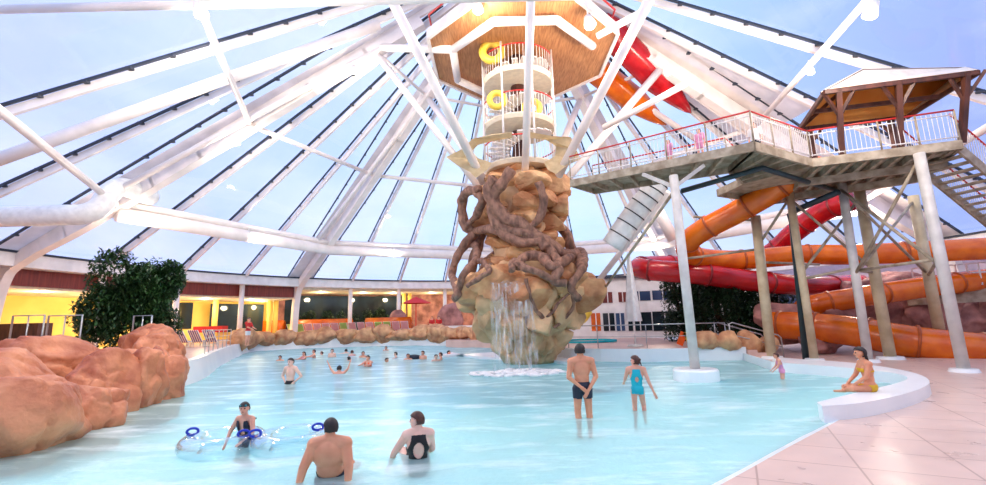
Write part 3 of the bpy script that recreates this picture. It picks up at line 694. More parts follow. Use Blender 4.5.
for i in range(len(poly)-1):
    a, b = poly[i], poly[i+1]; bm = B(); bar(bm, a+V((0, 0, .15)), b+V((0, 0, .15)), .3, .1, up=(b-a).cross(V((0, 0, 1)))); obj('edge_beam', bm, 'galv', pf)
for k in range(9):
    t = (k+.5)/9; a = N2.lerp(N3, t)+V((.1, .1, .1)); b = P5.lerp(P4, t)+V((0, -.1, .1)); bm = B(); bar(bm, a, b, .12, .2); obj('joist', bm, 'galv', pf)
for t in (.3, .7):
    a = N2.lerp(P5, t)+V((0, 0, -.12)); b = N3.lerp(P4, t)+V((0, 0, -.12)); bm = B(); bar(bm, a, b, .16, .26); obj('main_beam', bm, 'galv', pf)
kw = dict(mats=('redrail', 'railwhite', 'galv'), mids=(.12, .85), balusters=.13, r=.032, pr=.03)
z3 = V((0, 0, .3))
railing('bridge_railing', [N0+z3, N1+z3, N2+z3], 'red topped railing along the near side of the footbridge', post=1.3, **kw)
railing('bridge_railing', [F0+z3, F1+z3, F2+z3], 'red topped railing along the far side of the footbridge', post=1.3, **kw)
railing('platform_railing', [N2+z3, N3+z3], 'red topped railing along the front edge of the canopied platform', post=1.0, **kw)
railing('platform_railing', [P4+z3, P5+z3], 'railing along the back edge of the canopied platform', post=1.3, **kw)
# stairs leaving the platform on the right
sr = empty('platform_stairs', (N3.x, N3.y, 5), 'steel stairs going down to the right from the canopied platform', 'stairs')
S0 = N3+V((.05, .2, .2)); S1 = S0+V((5.2, 1.6, -3.3)); wv = V((-.35, 1.15, 0))*1.1
for w_ in (V((0, 0, 0)), wv):
    bm = B(); bar(bm, S0+w_, S1+w_, .28, .08, up=V((0, 1, 0))); obj('stringer', bm, 'galv', sr)
for k in range(18):
    p = S0.lerp(S1, (k+.5)/18)+wv*.5; bm = B(); box(bm, p, (.3, 1.25, .05), Matrix.Rotation(.3, 3, 'Z')); obj('tread', bm, 'galv', sr)
for w_ in (V((0, 0, 0)), wv):
    bm = B(); tube(bm, [S0+w_+V((0, 0, 1.1)), S1+w_+V((0, 0, 1.1))], .03, 8); obj('handrail', bm, 'redrail', sr, True)
    bm = B()
    for k in range(44): p = S0.lerp(S1, k/43)+w_; bar(bm, p, p+V((0, 0, 1.08)), .016, .016)
    obj('balusters', bm, 'railwhite', sr)
# canopy
cn = empty('canopy', (N2.x, N2.y, 7.3), 'orange lined fabric canopy on dark timber posts above the high platform', 'canopy')
ez = 9.45
FL = PZ(824, 91, ez); FR = PZ(978, 71, ez); BL_ = PZ(799, 128, 8.9); BR_ = BL_+(FR-FL)*.8
RL = PZ(862, 70, 10.7); RR_ = PZ(966, 68, 10.7)
print('canopy', FL, FR, BL_, BR_, RL, RR_, 'N', N0, N1, N2, N3)
bm = B(); v = [bm.verts.new(p) for p in (FL, FR, BR_, BL_, RL, RR_)]
for f in ((0, 1, 5, 4), (1, 2, 5), (2, 3, 4, 5), (3, 0, 4)): bm.faces.new([v[i] for i in f])
bmesh.ops.recalc_face_normals(bm, faces=bm.faces)
bm2 = bm.copy(); bmesh.ops.translate(bm2, verts=bm2.verts, vec=(0, 0, .05)); obj('roof_cloth', bm2, 'palecloth', cn)
obj('roof_lining', bm, 'orangecloth', cn)
for a, b in ((FL, FR), (BL_, BR_), (FL, BL_), (FR, BR_), (FL, RL), (BL_, RL), (FR, RR_), (BR_, RR_), (RL, RR_), (FL.lerp(BL_, .5), FR.lerp(BR_, .5))):
    bm = B(); bar(bm, a+V((0, 0, -.06)), b+V((0, 0, -.06)), .1, .14); obj('rafter', bm, 'brown', cn)
posts = [PZ(842, 156, 7.3), PZ(901, 150, 7.3), PZ(962, 143, 7.3)]
for p, q in ((posts[0], FL.lerp(FR, .1)), (posts[1], FL.lerp(FR, .5)), (posts[2], FL.lerp(FR, .93)), (BL_.lerp(BR_, .1)*1, BL_.lerp(BR_, .1)), (BL_.lerp(BR_, .85)*1, BL_.lerp(BR_, .85))):
    b = V((p.x, p.y, 7.3)); b.x = b.x; t_ = V((q.x, q.y, q.z))
    bm = B(); bar(bm, b, t_, .16, .16); obj('post', bm, 'brown', cn)
    for s in (-.5, .5):
        bm = B(); bar(bm, b.lerp(t_, .6), t_+(FR-FL).normalized()*s, .09, .1); obj('brace', bm, 'brown', cn)

# ---------------------------------------------------------------- slide columns and bracing
def column(foot, top, r, m, label, base=True, bz=.08):
    foot = V(foot); top = V(top); rt = empty('support_column', foot, label, 'column')
    bm = B(); tube(bm, [foot, top], r, 18); obj('shaft', bm, m, rt, True)
    if base:
        bm = B(); lathe(bm, [(.02, foot.z+.12), (r*2.1, foot.z+.1), (r*2.5, foot.z-.05)], (foot.x, foot.y), 20); obj('footing', bm, 'poolwall', rt)
    return rt
c3 = V((6.1, 14.3, .33))
rt = column(c3, (6.15, 14.6, 6.6), .145, 'greycol', 'pale grey column standing on a round plinth in the pool', False)
bm = B(); lathe(bm, [(.02, .33), (.62, .33), (.66, .28), (.66, -1.2)], (c3.x, c3.y), 28); obj('round_plinth', bm, 'poolwall', rt)
bm = B(); bar(bm, V((6.15, 14.6, 6.2)), V((5.6, 15.9, 7.1)), .12, .12); bar(bm, V((6.15, 14.6, 6.2)), V((7.3, 14.8, 7.0)), .12, .12); obj('bracket', bm, 'greycol', rt)
column((11.8, 19.9, .05), (11.9, 19.9, 6.3), .2, 'beigecol', 'beige column beside the terrace steps carrying the orange slide')
column((14.0, 17.5, .05), (14.1, 17.5, 7.0), .155, 'greycol', 'pale grey column leaning left, right of the seated woman')
column((15.6, 18.4, .05), (15.6, 18.5, 7.0), .2, 'beigecol', 'dull beige column just behind the one by the seated woman')
column((14.1, 14.1, .05), (14.1, 14.15, 7.0), .155, 'greycol', 'pale grey column nearest the right edge of the picture')
column((12.6, 18.4, .05), (12.7, 18.6, 7.0), .15, 'beigecol', 'thin beige column next to the dark green pipe')
column((18.6, 19.3, .05), (18.6, 19.3, 6.9), .2, 'beigecol', 'beige column in shade behind the nearest right column')
pp = PZ(806, 360, .05); bm = B(); tb = PY(792, 222, pp.y); tube(bm, [pp, tb, tb+V((-.05, 0, .3)), tb+V((.5, .4, .6)), PY(838, 192, 17)], .12, 12)
tag(obj('drain_pipe', bm, 'pipe', None, True), 'dark green pipe rising from the deck to the platform underside', 'pipe')
bm = B(); tube(bm, [PZ(682, 191, 6.75), PZ(762, 168, 6.9), PZ(840, 192, 6.85)], .1, 10)
tag(obj('drain_pipe', bm, 'pipe', None, True), 'dark green pipe running level below the footbridge floor', 'pipe')
brs = [((14.1, 17.5, 6.7), (18.6, 19.3, 3.4)), ((18.6, 19.3, 6.7), (14.1, 17.5, 3.4)), ((14.1, 14.2, 6.8), (14.0, 17.5, 3.3)), ((14.0, 17.5, 6.8), (14.1, 14.2, 3.3)), ((12.7, 18.6, 6.7), (15.6, 18.5, 3.6)), ((15.6, 18.5, 6.7), (12.7, 18.5, 3.6)),
       ((14.0, 17.5, 3.6), (12.65, 18.5, 3.3)), ((14.1, 14.2, 3.5), (18.6, 19.3, 3.4)), ((15.6, 18.5, 3.5), (14.1, 17.5, 3.5)), ((14.1, 17.5, 3.5), (14.1, 14.2, 3.5)), ((11.9, 19.9, 5.0), (12.7, 18.6, 6.8)), ((11.9, 19.9, 4.8), (9.0, 21.2, 4.6)), ((6.15, 14.6, 6.1), (5.0, 20.3, 3.3)), ((11.9, 19.9, 6.1), (9.6, 21.0, 6.6)), ((11.9, 19.9, 4.2), (15.6, 21.5, 4.2))]
for a, b in brs:
    o = strut(V(a), V(b), .055, 'platform_brace', 'galv'); 

# ---------------------------------------------------------------- slides
def slide(pts, r, m, label, rings=8, cat='slide', ringm=None, k=8, open_top=False):
    P_ = spline(pts, k); root = empty('water_slide', P_[0], label, cat)
    bm = B(); tube(bm, P_, r, 20); obj('chute', bm, m, root, True)
    n = len(P_)
    for i in range(rings):
        j = int((i+.5)/rings*(n-2)); d = (P_[j+1]-P_[j]).normalized(); bm = B(); tube(bm, [P_[j]-d*.05, P_[j]+d*.05], r*1.09, 20); obj('joint_flange', bm, ringm or m, root, True)
    return root
M['orangedk'] = mat('orange_flange', (176, 78, 16), .4); M['reddk'] = mat('red_flange', (130, 12, 20), .4)
slide([PY(838, 168, 17.8), PY(800, 174, 18.2), PY(768, 194, 19), PY(735, 213, 20), PY(703, 230, 21), PY(687, 244, 22), PY(694, 256, 23.3), PY(735, 260, 24), PY(800, 255, 23.5), PY(870, 254, 22.5), PY(1040, 246, 20.5)], .52, 'orange', 'orange tube slide curling from the high platform and running off to the right', 9, ringm='orangedk')
slide([PY(850, 200, 22.5), PY(822, 212, 24), PY(795, 232, 25.5), PY(765, 256, 27), PY(715, 266, 27.3), PY(665, 265, 26.8), PY(640, 267, 25.5), PY(650, 270, 24.2), PY(700, 274, 23.6), PY(760, 282, 23.8), PY(820, 286, 25), PY(860, 284, 27)], .56, 'red', 'dark red tube slide bending round in a loop behind the pool columns', 10, ringm='reddk')
slide([PY(800, 313, 24), PY(815, 305, 22.6), PY(860, 297, 22), PY(925, 287, 22), PY(1010, 276, 22)], .5, 'orange', 'middle orange tube slide above the pink rocks', 4, ringm='orangedk')
slide([PY(772, 325, 23), PY(800, 326, 22), PY(850, 331, 20.5), PY(900, 340, 19.2), PY(950, 347, 18.4), PY(1060, 358, 17.2)], .66, 'orange', 'big lowest orange tube slide lying along the deck at the right', 5, ringm='orangedk')
# corrugated white duct with black bands
dr = empty('corrugated_duct', PY(652, 190, 19), 'white flexible duct with black bands hanging below the footbridge', 'duct')
P_ = spline([PY(660, 178, 19), PY(650, 194, 19.2), PY(632, 217, 19.6), PY(612, 246, 20)], 8); bm = B(); tube(bm, P_, .5, 18); obj('duct_body', bm, 'duct', dr, True)
for j in range(3, len(P_)-2, 3):
    d = (P_[j+1]-P_[j]).normalized(); bm = B(); tube(bm, [P_[j]-d*.025, P_[j]+d*.025], .52, 18); obj('band', bm, 'black', dr, True)
strut(PY(668, 192, 19.5), PY(588, 294, 25), .15, 'duct_strut'); strut(PY(652, 200, 23), PY(674, 240, 23), .3, 'duct_strut')
# red and orange slide undersides below the roof strip
def roofhit(px, py, dz):
    d = ray(px, py); lo = 4
    for i in range(4000):
        t = (lo+i*.01); p = V((d.x, d.y, d.z))/d.length*t+V((0, 0, CH)); r = sqrt((p.x-CX)**2+(p.y-CY)**2)
        if p.z >= roofz(r)+dz: return p
    return p
for (a, b, m, lb) in (((600, 22), (691, 113), 'red', 'long red slide belly under the white roof strip'), ((580, 58), (666, 125), 'orange', 'long orange slide belly under the white roof strip, beside the red one')):
    p, q = roofhit(*a, -.9), roofhit(*b, -.7); bm = B(); n = 26; P_ = [p.lerp(q, k/n) for k in range(n+1)]
    rs = [.8*min(1, .75+k/8)*max(.06, min(1, ((n-k)/10)**.6)) for k in range(n+1)]; tube(bm, P_, rs, 20)
    o = obj('slide_belly', bm, m, None, True); tag(o, lb, 'slide')
strut(roofhit(588, 68, -.9), roofhit(700, 142, -.9), .2, 'roof_brace'); strut(PY(603, 128, 20), PY(690, 82, 18), .14)

# ---------------------------------------------------------------- lamps
def spotlight(loc, aim, label, s=1.0, energy=260):
    loc = V(loc); d = V(aim).normalized(); rt = empty('spotlight', loc, label, 'lamp')
    bm = B(); tube(bm, [loc, loc+d*.45*s], [.14*s, .2*s], 14); obj('housing', bm, 'white', rt, True)
    bm = B(); tube(bm, [loc-d*.04, loc+V((0, 0, .35*s))], .04, 8); obj('bracket', bm, 'white', rt)
    bm = B(); tube(bm, [loc+d*.45*s, loc+d*.47*s], .16*s, 14); obj('lens', bm, 'lamp', rt)
    li = bpy.data.lights.new('spot', 'POINT'); li.energy = energy*.55; li.color = (1, .86, .72); li.shadow_soft_size = .25
    lo = bpy.data.objects.new('spot_bulb', li); C.objects.link(lo); lo.location = loc+d*.85*s
lampspec = [((PY(588, 18, 17.5)), (0, -.5, -1), 'bright spotlight beside the octagonal platform near the roof top', 1.3, 700), (PY(478, 3, 17.5), (0, -.4, -1), 'bright spotlight at the left rim of the octagonal platform', 1.2, 600),
 (PY(665, 66, 19.5), (.2, -.4, -1), 'spotlight where the red slide belly meets the white roof node', 1, 1000), (PY(198, 2, 12), (.3, .1, -1), 'white spotlight housing hanging at the top left', 1.0, 900), (PY(874, 2, 12), (-.4, .1, -1), 'white spotlight housing hanging at the top right', 1.0, 900),
 (PY(236, 138, 23), (.2, .2, -1), 'small white spotlight below the left roof brace', .8, 420), (PY(353, 66, 22), (.1, 0, -1), 'small white spotlight on the left roof node', .8, 500), (PY(810, 66, 17), (0, 0, -1), 'added lamp imitating a round bright reflection in the right roof glass', .7, 1100), (PY(213, 44, 16), (0, 0, -1), 'bright lamp on the left roof beam', .7, 1100)]  # lamp under the right glass is added to imitate a reflection in the pane
for a in lampspec: spotlight(*a[:3], a[3], a[4])
for ph, lb in ((84, 'added fill lamp under the white ring tube at its left end'), (64, 'added fill lamp under the white ring tube above and right of the leafy tree'), (30, 'added fill lamp under the white ring tube above the far swimmers'), (-36, 'added fill lamp under the white ring tube behind the corrugated duct'), (-76, 'added fill lamp under the white ring tube behind the slides')):  # fill lamps added along the ring to brighten the pool and lower hall
    q = rp(ph, 21.2 if ph != 64 and ph != 30 else 20.4, -1.9); spotlight(q, (0, 0, -1), lb, .6, 260 if ph == 84 else 700)
for x, lb in ((-9, 'added unseen fill lamp high above the left foreground'), (9, 'added unseen fill lamp high above the right foreground')): spotlight((x, 5, 10.5), (0, 0, -1), lb, .8, 1100)  # two fill lamps added out of view to light the foreground
i = 0
for ph, r in [(50, 31), (57, 31), (64, 30.5), (71, 31), (78, 30), (85, 31), (47, 33), (8, 31), (16, 31), (30, 31), (38, 31), (24, 31)]:
    p = pol(ph, r, 4.42 if ph > 44 else 5.28); bm = B(); tube(bm, [p, p+V((0, 0, .04))], .22, 14); o = obj('downlight', bm, 'down'); tag(o, 'round recessed downlight in the soffit behind the pool deck', 'lamp', 'soffit downlights')
    li = bpy.data.lights.new('spot', 'POINT'); li.energy = 120; li.color = (1, .83, .5); li.shadow_soft_size = .2; lo = bpy.data.objects.new('downlight_bulb', li); C.objects.link(lo); lo.location = p-V((0, 0, .5))

# ---------------------------------------------------------------- white building on the right
bd = empty('white_building', (9, 33, .5), 'white two storey building with dark windows behind the terrace', 'building')
bm = B(); box(bm, (11.5, 34, 2.65), (17, 1.6, 4.4)); obj('wall', bm, 'white', bd)
bm = B(); box(bm, (11.5, 33.9, 4.9), (17.4, 2.2, .14)); obj('roof_edge', bm, 'dark', bd)
def win(x0, x1, y0, y1, m):
    a = PY(x0, y1, 33.15); b = PY(x1, y0, 33.15); bm = B(); box(bm, ((a.x+b.x)/2, 33.18, (a.z+b.z)/2), (b.x-a.x, .06, b.z-a.z)); f = obj('window', bm, m, bd)
    bm = B(); box(bm, ((a.x+b.x)/2, 33.12, (a.z+b.z)/2), (.06, .06, b.z-a.z)); obj('mullion', bm, 'white', f)
for a in ((603, 612, 292, 303, 'fascia'), (619, 626, 292, 302, 'fascia'), (628, 650, 291, 301, 'glassblue'), (653, 672, 290, 300, 'glassblue'), (676, 695, 290, 300, 'glassdark'),
          (592, 600, 313, 331, 'orange'), (604, 614, 313, 331, 'glassdark'), (617, 624, 313, 331, 'glassblue'), (629, 651, 312, 331, 'glassdark'), (654, 676, 311, 331, 'glassdark'), (682, 705, 311, 331, 'glassdark')): win(*a)
gl = empty('gallery', PY(930, 290, 23), 'concrete walkway with white rails at the right edge between the slides', 'walkway')
a, b = PY(905, 292, 23.5), PY(1030, 284, 21); bm = B(); bar(bm, a, b, .35, 1.4, up=V((0, 0, 1))); obj('walkway_deck', bm, 'galv', gl)
for h in (1.0, .55):
    bm = B(); tube(bm, [a+V((0, -.6, h+.15)), b+V((0, -.6, h+.15))], .03, 8); obj('handrail', bm, 'railwhite', gl)
for k in range(12): q = a.lerp(b, k/11)+V((0, -.6, .1)); bm = B(); bar(bm, q, q+V((0, 0, 1.05)), .05, .05); obj('post', bm, 'railwhite', gl)
for k in (2, 7): q = a.lerp(b, k/9); bm = B(); tube(bm, [V((q.x, q.y, 0)), q], .16, 12); obj('column', bm, 'beigecol', gl, True)
# closed parasol
c = PY(636, 350, 22.5); c.z = .55
pr_ = empty('closed_parasol', c, 'tall closed white parasol standing on the right terrace', 'parasol')
bm = B(); tube(bm, [c, c+V((0, 0, 4.6))], .05, 10); obj('pole', bm, 'white', pr_, True)
bm = B(); q = []
for z, r in ((1.2, .34), (1.4, .32), (2.4, .24), (3.4, .15), (4.6, .05)):
    q.append([bm.verts.new((c.x+r*(1+.25*cos(k*pi/2))*cos(k*pi/8), c.y+r*(1+.25*cos(k*pi/2))*sin(k*pi/8), c.z+z)) for k in range(16)])
for a, b in zip(q, q[1:]):
    for k in range(16): bm.faces.new((a[k], a[(k+1) % 16], b[(k+1) % 16], b[k]))
obj('folded_cloth', bm, 'whitef', pr_, True)
bm = B(); lathe(bm, [(.02, c.z+.1), (.35, c.z+.08), (.4, c.z)], (c.x, c.y), 20); obj('base', bm, 'greycol', pr_)
# yellow folding sign
c = PZ(697, 347, .55)+V((0, 1.2, 0)); ys = empty('folding_sign', c, 'yellow folding floor sign on the terrace by the railing', 'sign')
for s in (-1, 1):
    bm = B(); bar(bm, c+V((s*.3, 0, .04)), c+V((s*.03, 0, .62)), .3, .05, up=V((0, 1, 0))); obj('panel', bm, 'yel' if s > 0 else 'orangef', ys)
# low basin rim on the terrace
bm = B(); lathe(bm, [(1.6, .55), (1.6, .65), (1.85, .65), (1.85, .55)], (5.6, 28.5), 36); tag(obj('basin_rim', bm, 'turq', None), 'low turquoise round basin rim on the terrace behind the railing', 'basin')
bm = B(); pts = [V((2.5, 29.5, 1.6)), V((3.9, 29, 1.5)), V((5.4, 29.2, 1.9)), V((6, 29.4, 2.5))]; tube(bm, spline(pts, 6), .35, 14); tag(obj('small_slide', bm, 'yel', None, True), 'small yellow slide on the terrace just right of the rock tower', 'slide')

# ---------------------------------------------------------------- foliage
def tree(name, base, crown, trunk_h, n, leaf, label, seed, m='leaf', group=None):
    rnd = random.Random(seed); base = V(base); rt = empty(name, base, label, 'tree' if 'tree' in name else 'shrub', group)
    blobs = []
    for k in range(13):
        blobs.append((V((rnd.uniform(-.62, .62)*crown[0], rnd.uniform(-.6, .6)*crown[1], trunk_h+crown[2]*(.5+rnd.uniform(-.42, .5)))), rnd.uniform(.34, .52)))
    bm = B()
    for k in range(n):
        c, s = rnd.choice(blobs); d = V((rnd.gauss(0, 1), rnd.gauss(0, 1), rnd.gauss(0, 1))).normalized(); q = rnd.uniform(.55, 1.02)
        p = c+V((d.x*crown[0]*s, d.y*crown[1]*s, d.z*crown[2]*s))*q
        R = Matrix.Rotation(rnd.uniform(0, 6.28), 3, 'Z') @ Matrix.Rotation(rnd.uniform(-1.1, 1.1), 3, 'X')
        l = leaf*rnd.uniform(.7, 1.3); q_ = [V((0, -l, 0)), V((l*.42, 0, l*.1)), V((0, l, -l*.15)), V((-l*.42, 0, l*.1))]
        bm.faces.new([bm.verts.new(base+p+R @ v) for v in q_])
    obj('foliage', bm, m, rt)
    bm = B(); tube(bm, spline([base, base+V((.05, 0, trunk_h*.6)), base+V((0, .05, trunk_h+crown[2]*.5))], 4), [.16]*8+[.08], 10); obj('trunk', bm, 'trunk', rt, True)
    for k in range(5):
        c, s = blobs[k]; bm = B(); tube(bm, [base+V((0, 0, trunk_h*.8)), base+c], [.07, .03], 7); obj('branch', bm, 'trunk', rt, True)
    return rt
c = PY(134, 330, 19.5); tree('leafy_tree', (c.x, c.y, .8), (1.95, 1.6, 2.6), .9, 15000, .12, 'dense dark green leafy tree behind the left boulders', 5)
for i, (px, py, Y, cr_, th) in enumerate([(686, 338, 27, (1.5, 1.2, 3.0), .5), (706, 338, 26.5, (1.5, 1.2, 2.8), .5), (722, 340, 25, (1.5, 1.1, 2.9), .4), (746, 342, 24, (1.3, 1, 2.5), .4), (778, 345, 25.5, (1.6, 1, 2.1), .2)]):
    c = PY(px, py, Y); lb = ['leftmost dark tree before the white building behind the terrace', 'second dark tree from the left behind the terrace railing', 'dark tree right behind the terrace rocks', 'dark tree between the terrace steps and beige column', 'low dark shrub at the left end of the lowest orange slide'][i]
    tree('terrace_tree', (c.x, c.y, .5), cr_, th, 4200, .12, lb, 20+i, 'leaf2', 'dark trees behind the terrace')
for i in range(6):
    c = pol(22.5+3.4*i, 32.2, .8); tree('potted_shrub', (c.x, c.y, .8), (1.2, .8, 1.9), .3, 1200, .13, 'dark green shrub in front of the far glazing', 50+i, 'leaf2', 'dark shrubs before the far glazing')

# ---------------------------------------------------------------- loungers and far furniture
def lounger(loc, rz, m, label, group, name='sun_lounger'):
    rt = empty(name, (0, 0, 0), label, 'lounger', group)
    bm = B(); box(bm, (0, -.35, .36), (.62, 1.2, .06)); obj('seat_cloth', bm, m, rt)
    bm = B(); box(bm, (0, .55, .68), (.62, .95, .06), Matrix.Rotation(.95, 3, 'X')); obj('backrest', bm, m, rt)
    for s in (-1, 1):
        bm = B(); bar(bm, (s*.33, -.95, .34), (s*.33, .3, .34), .04, .05); bar(bm, (s*.33, .28, .32), (s*.33, .84, 1.06), .04, .05); obj('frame', bm, 'white', rt)
        for y in (-.8, .2):
            bm = B(); bar(bm, (s*.33, y, 0), (s*.33, y, .34), .05, .05); obj('leg', bm, 'white', rt)
    rt.location = loc; rt.rotation_euler = (0, 0, rz); return rt
lg = [(-21.8, 32.5), (-20.9, 32.9), (-20.0, 33.3), (-19.1, 33.7)]
words = ['striped sun lounger nearest the leafy tree', 'second striped sun lounger from the leafy tree', 'third striped sun lounger from the leafy tree', 'striped sun lounger nearest the standing lifeguard']
l0 = lounger((-21.1, 30, .8), pi*.95, 'stripe', words[0], 'striped sun loungers on the left deck')
for k in range(1, 4): dup(l0, (-21.1+.85*k, 30+.1*k, .8), pi*.95+.05*k, words[k])
M['green'] = mat('lime_cloth', (178, 214, 120), .6); M['pinkc'] = mat('pink_cloth', (236, 176, 186), .6)
la = lounger((0, 0, 0), 0, 'green', 'lime green lounge chair in the row behind the far rim rocks', 'lime green chairs behind the far rim', 'lounge_chair')
lb_ = lounger((0, 0, 0), 0, 'pinkc', 'pink lounge chair in the row behind the far rim rocks', 'pink chairs behind the far rim', 'lounge_chair')
fa = fb_ = True
for k in range(14):
    px = 294+k*8.6; p = PY(px, 330, 43.5); src = la if k in (0, 1, 6, 10, 11) else lb_
    if (src is la and fa) or (src is lb_ and fb_):
        src.location = (p.x, p.y, 1.1); src.rotation_euler = (0, 0, pi)
        if src is la: fa = False
        else: fb_ = False
    else: dup(src, (p.x, p.y, 1.1), pi)
# orange timber benches behind the chairs
for (a, b, lb) in (((292, 318.5), (352, 318.5), 'long orange padded bench behind the far lounge chairs'), ((366, 321), (412, 320), 'orange padded bench behind the rim, right of the slim white post'), ((262, 320), (284, 321), 'brown orange counter front under the far left soffit')):
    p, q = PY(*a, 45.5), PY(*b, 45.5); bm = B(); box(bm, ((p.x+q.x)/2, 45.5, 1.7), (q.x-p.x, .8, 1.8)); bmesh.ops.bevel(bm, geom=bm.edges, offset=.15, segments=3); tag(obj('padded_bench', bm, 'orange', None, True), lb, 'bench')
bm = B(); q = [PY(x, y, 41.5) for x, y in ((446, 332), (478, 332), (478, 326), (446, 326))]
box(bm, ((q[0].x+q[1].x)/2, 41.5, 1.2), (q[1].x-q[0].x+1, 1.2, .9)); tag(obj('white_counter', bm, 'white'), 'low white counter beside the seated lifeguards at the far rim', 'counter')
bm = B(); c = PY(416, 306, 44); tube(bm, [c+V((0, 0, .5)), c+V((0, 0, -2.6))], .05, 8); q0 = len(bm.verts); lathe(bm, [(.02, c.z+.9), (1.5, c.z+.25)], (c.x, c.y), 8)
tag(obj('beach_parasol', bm, 'redf', None), 'red open parasol at the far rim beside the lifeguards', 'parasol')
for i, (px, s) in enumerate(((398, 1.2), (452, 1.6))):
    p = PY(px, 318, 46); rock('cave_rock', (p.x, p.y, 2.0), (s, .8, 1.9), 120+i, 'pink', ['brown rockwork left of the red parasol on the far side', 'dark brown rockwork behind the white counter'][i], None, 3)
bm = B(); p = PY(15, 316, 24); box(bm, (p.x-.5, p.y, 1.6), (4.4, .8, 1.7)); tag(obj('bar_counter', bm, 'brown'), 'dark brown bar counter below the yellow wall at far left', 'counter')
bm = B(); p = PY(212, 312, 38); box(bm, (p.x, p.y, 1.9), (2.4, .8, .5)); tag(obj('red_planter', bm, 'redf'), 'red planter box by the yellow wall beyond the loungers', 'planter')

# ---------------------------------------------------------------- people
def prim_caps(bm, a, b, ra, rb, seg=14):
    a = V(a); b = V(b); d = (b-a)
    if d.length < 1e-5: d = V((0, 0, 1e-4))
    d.normalize(); n = 4; pts = []; rs = []
    for i in range(n): t = (i+.35)/n*pi/2; pts.append(a-d*ra*cos(t)); rs.append(ra*sin(t))
    for i in range(4): pts.append(a.lerp(b, i/3)); rs.append(ra+(rb-ra)*i/3)
    for i in range(n): t = (n-i-.65)/n*pi/2; pts.append(b+d*rb*cos(t)); rs.append(rb*sin(t))
    tube(bm, pts, rs, seg)
def prim_ell(bm, c, basis, s):
    bmesh.ops.create_icosphere(bm, subdivisions=3, radius=1, matrix=Matrix.Translation(V(c)) @ basis.to_4x4() @ Matrix.Diagonal((s[0], s[1], s[2], 1)))
def frame(up, right):
    z = V(up).normalized(); y = z.cross(V(right)).normalized(); x = y.cross(z); return Matrix((x, y, z)).transposed()
STAND = dict(pelvis=(0, 0, .53), chest=(0, .0, .72), neck=(0, 0, .83), head=(0, .012, .915), look=(0, 1, 0),
  shL=(-.105, 0, .8), elL=(-.135, -.01, .625), wrL=(-.145, .03, .48), shR=(.105, 0, .8), elR=(.135, -.01, .625), wrR=(.145, .03, .48),
  hipL=(-.052, 0, .51), knL=(-.058, .01, .28), anL=(-.058, -.015, .045), hipR=(.052, 0, .51), knR=(.058, .01, .28), anR=(.058, -.015, .045))
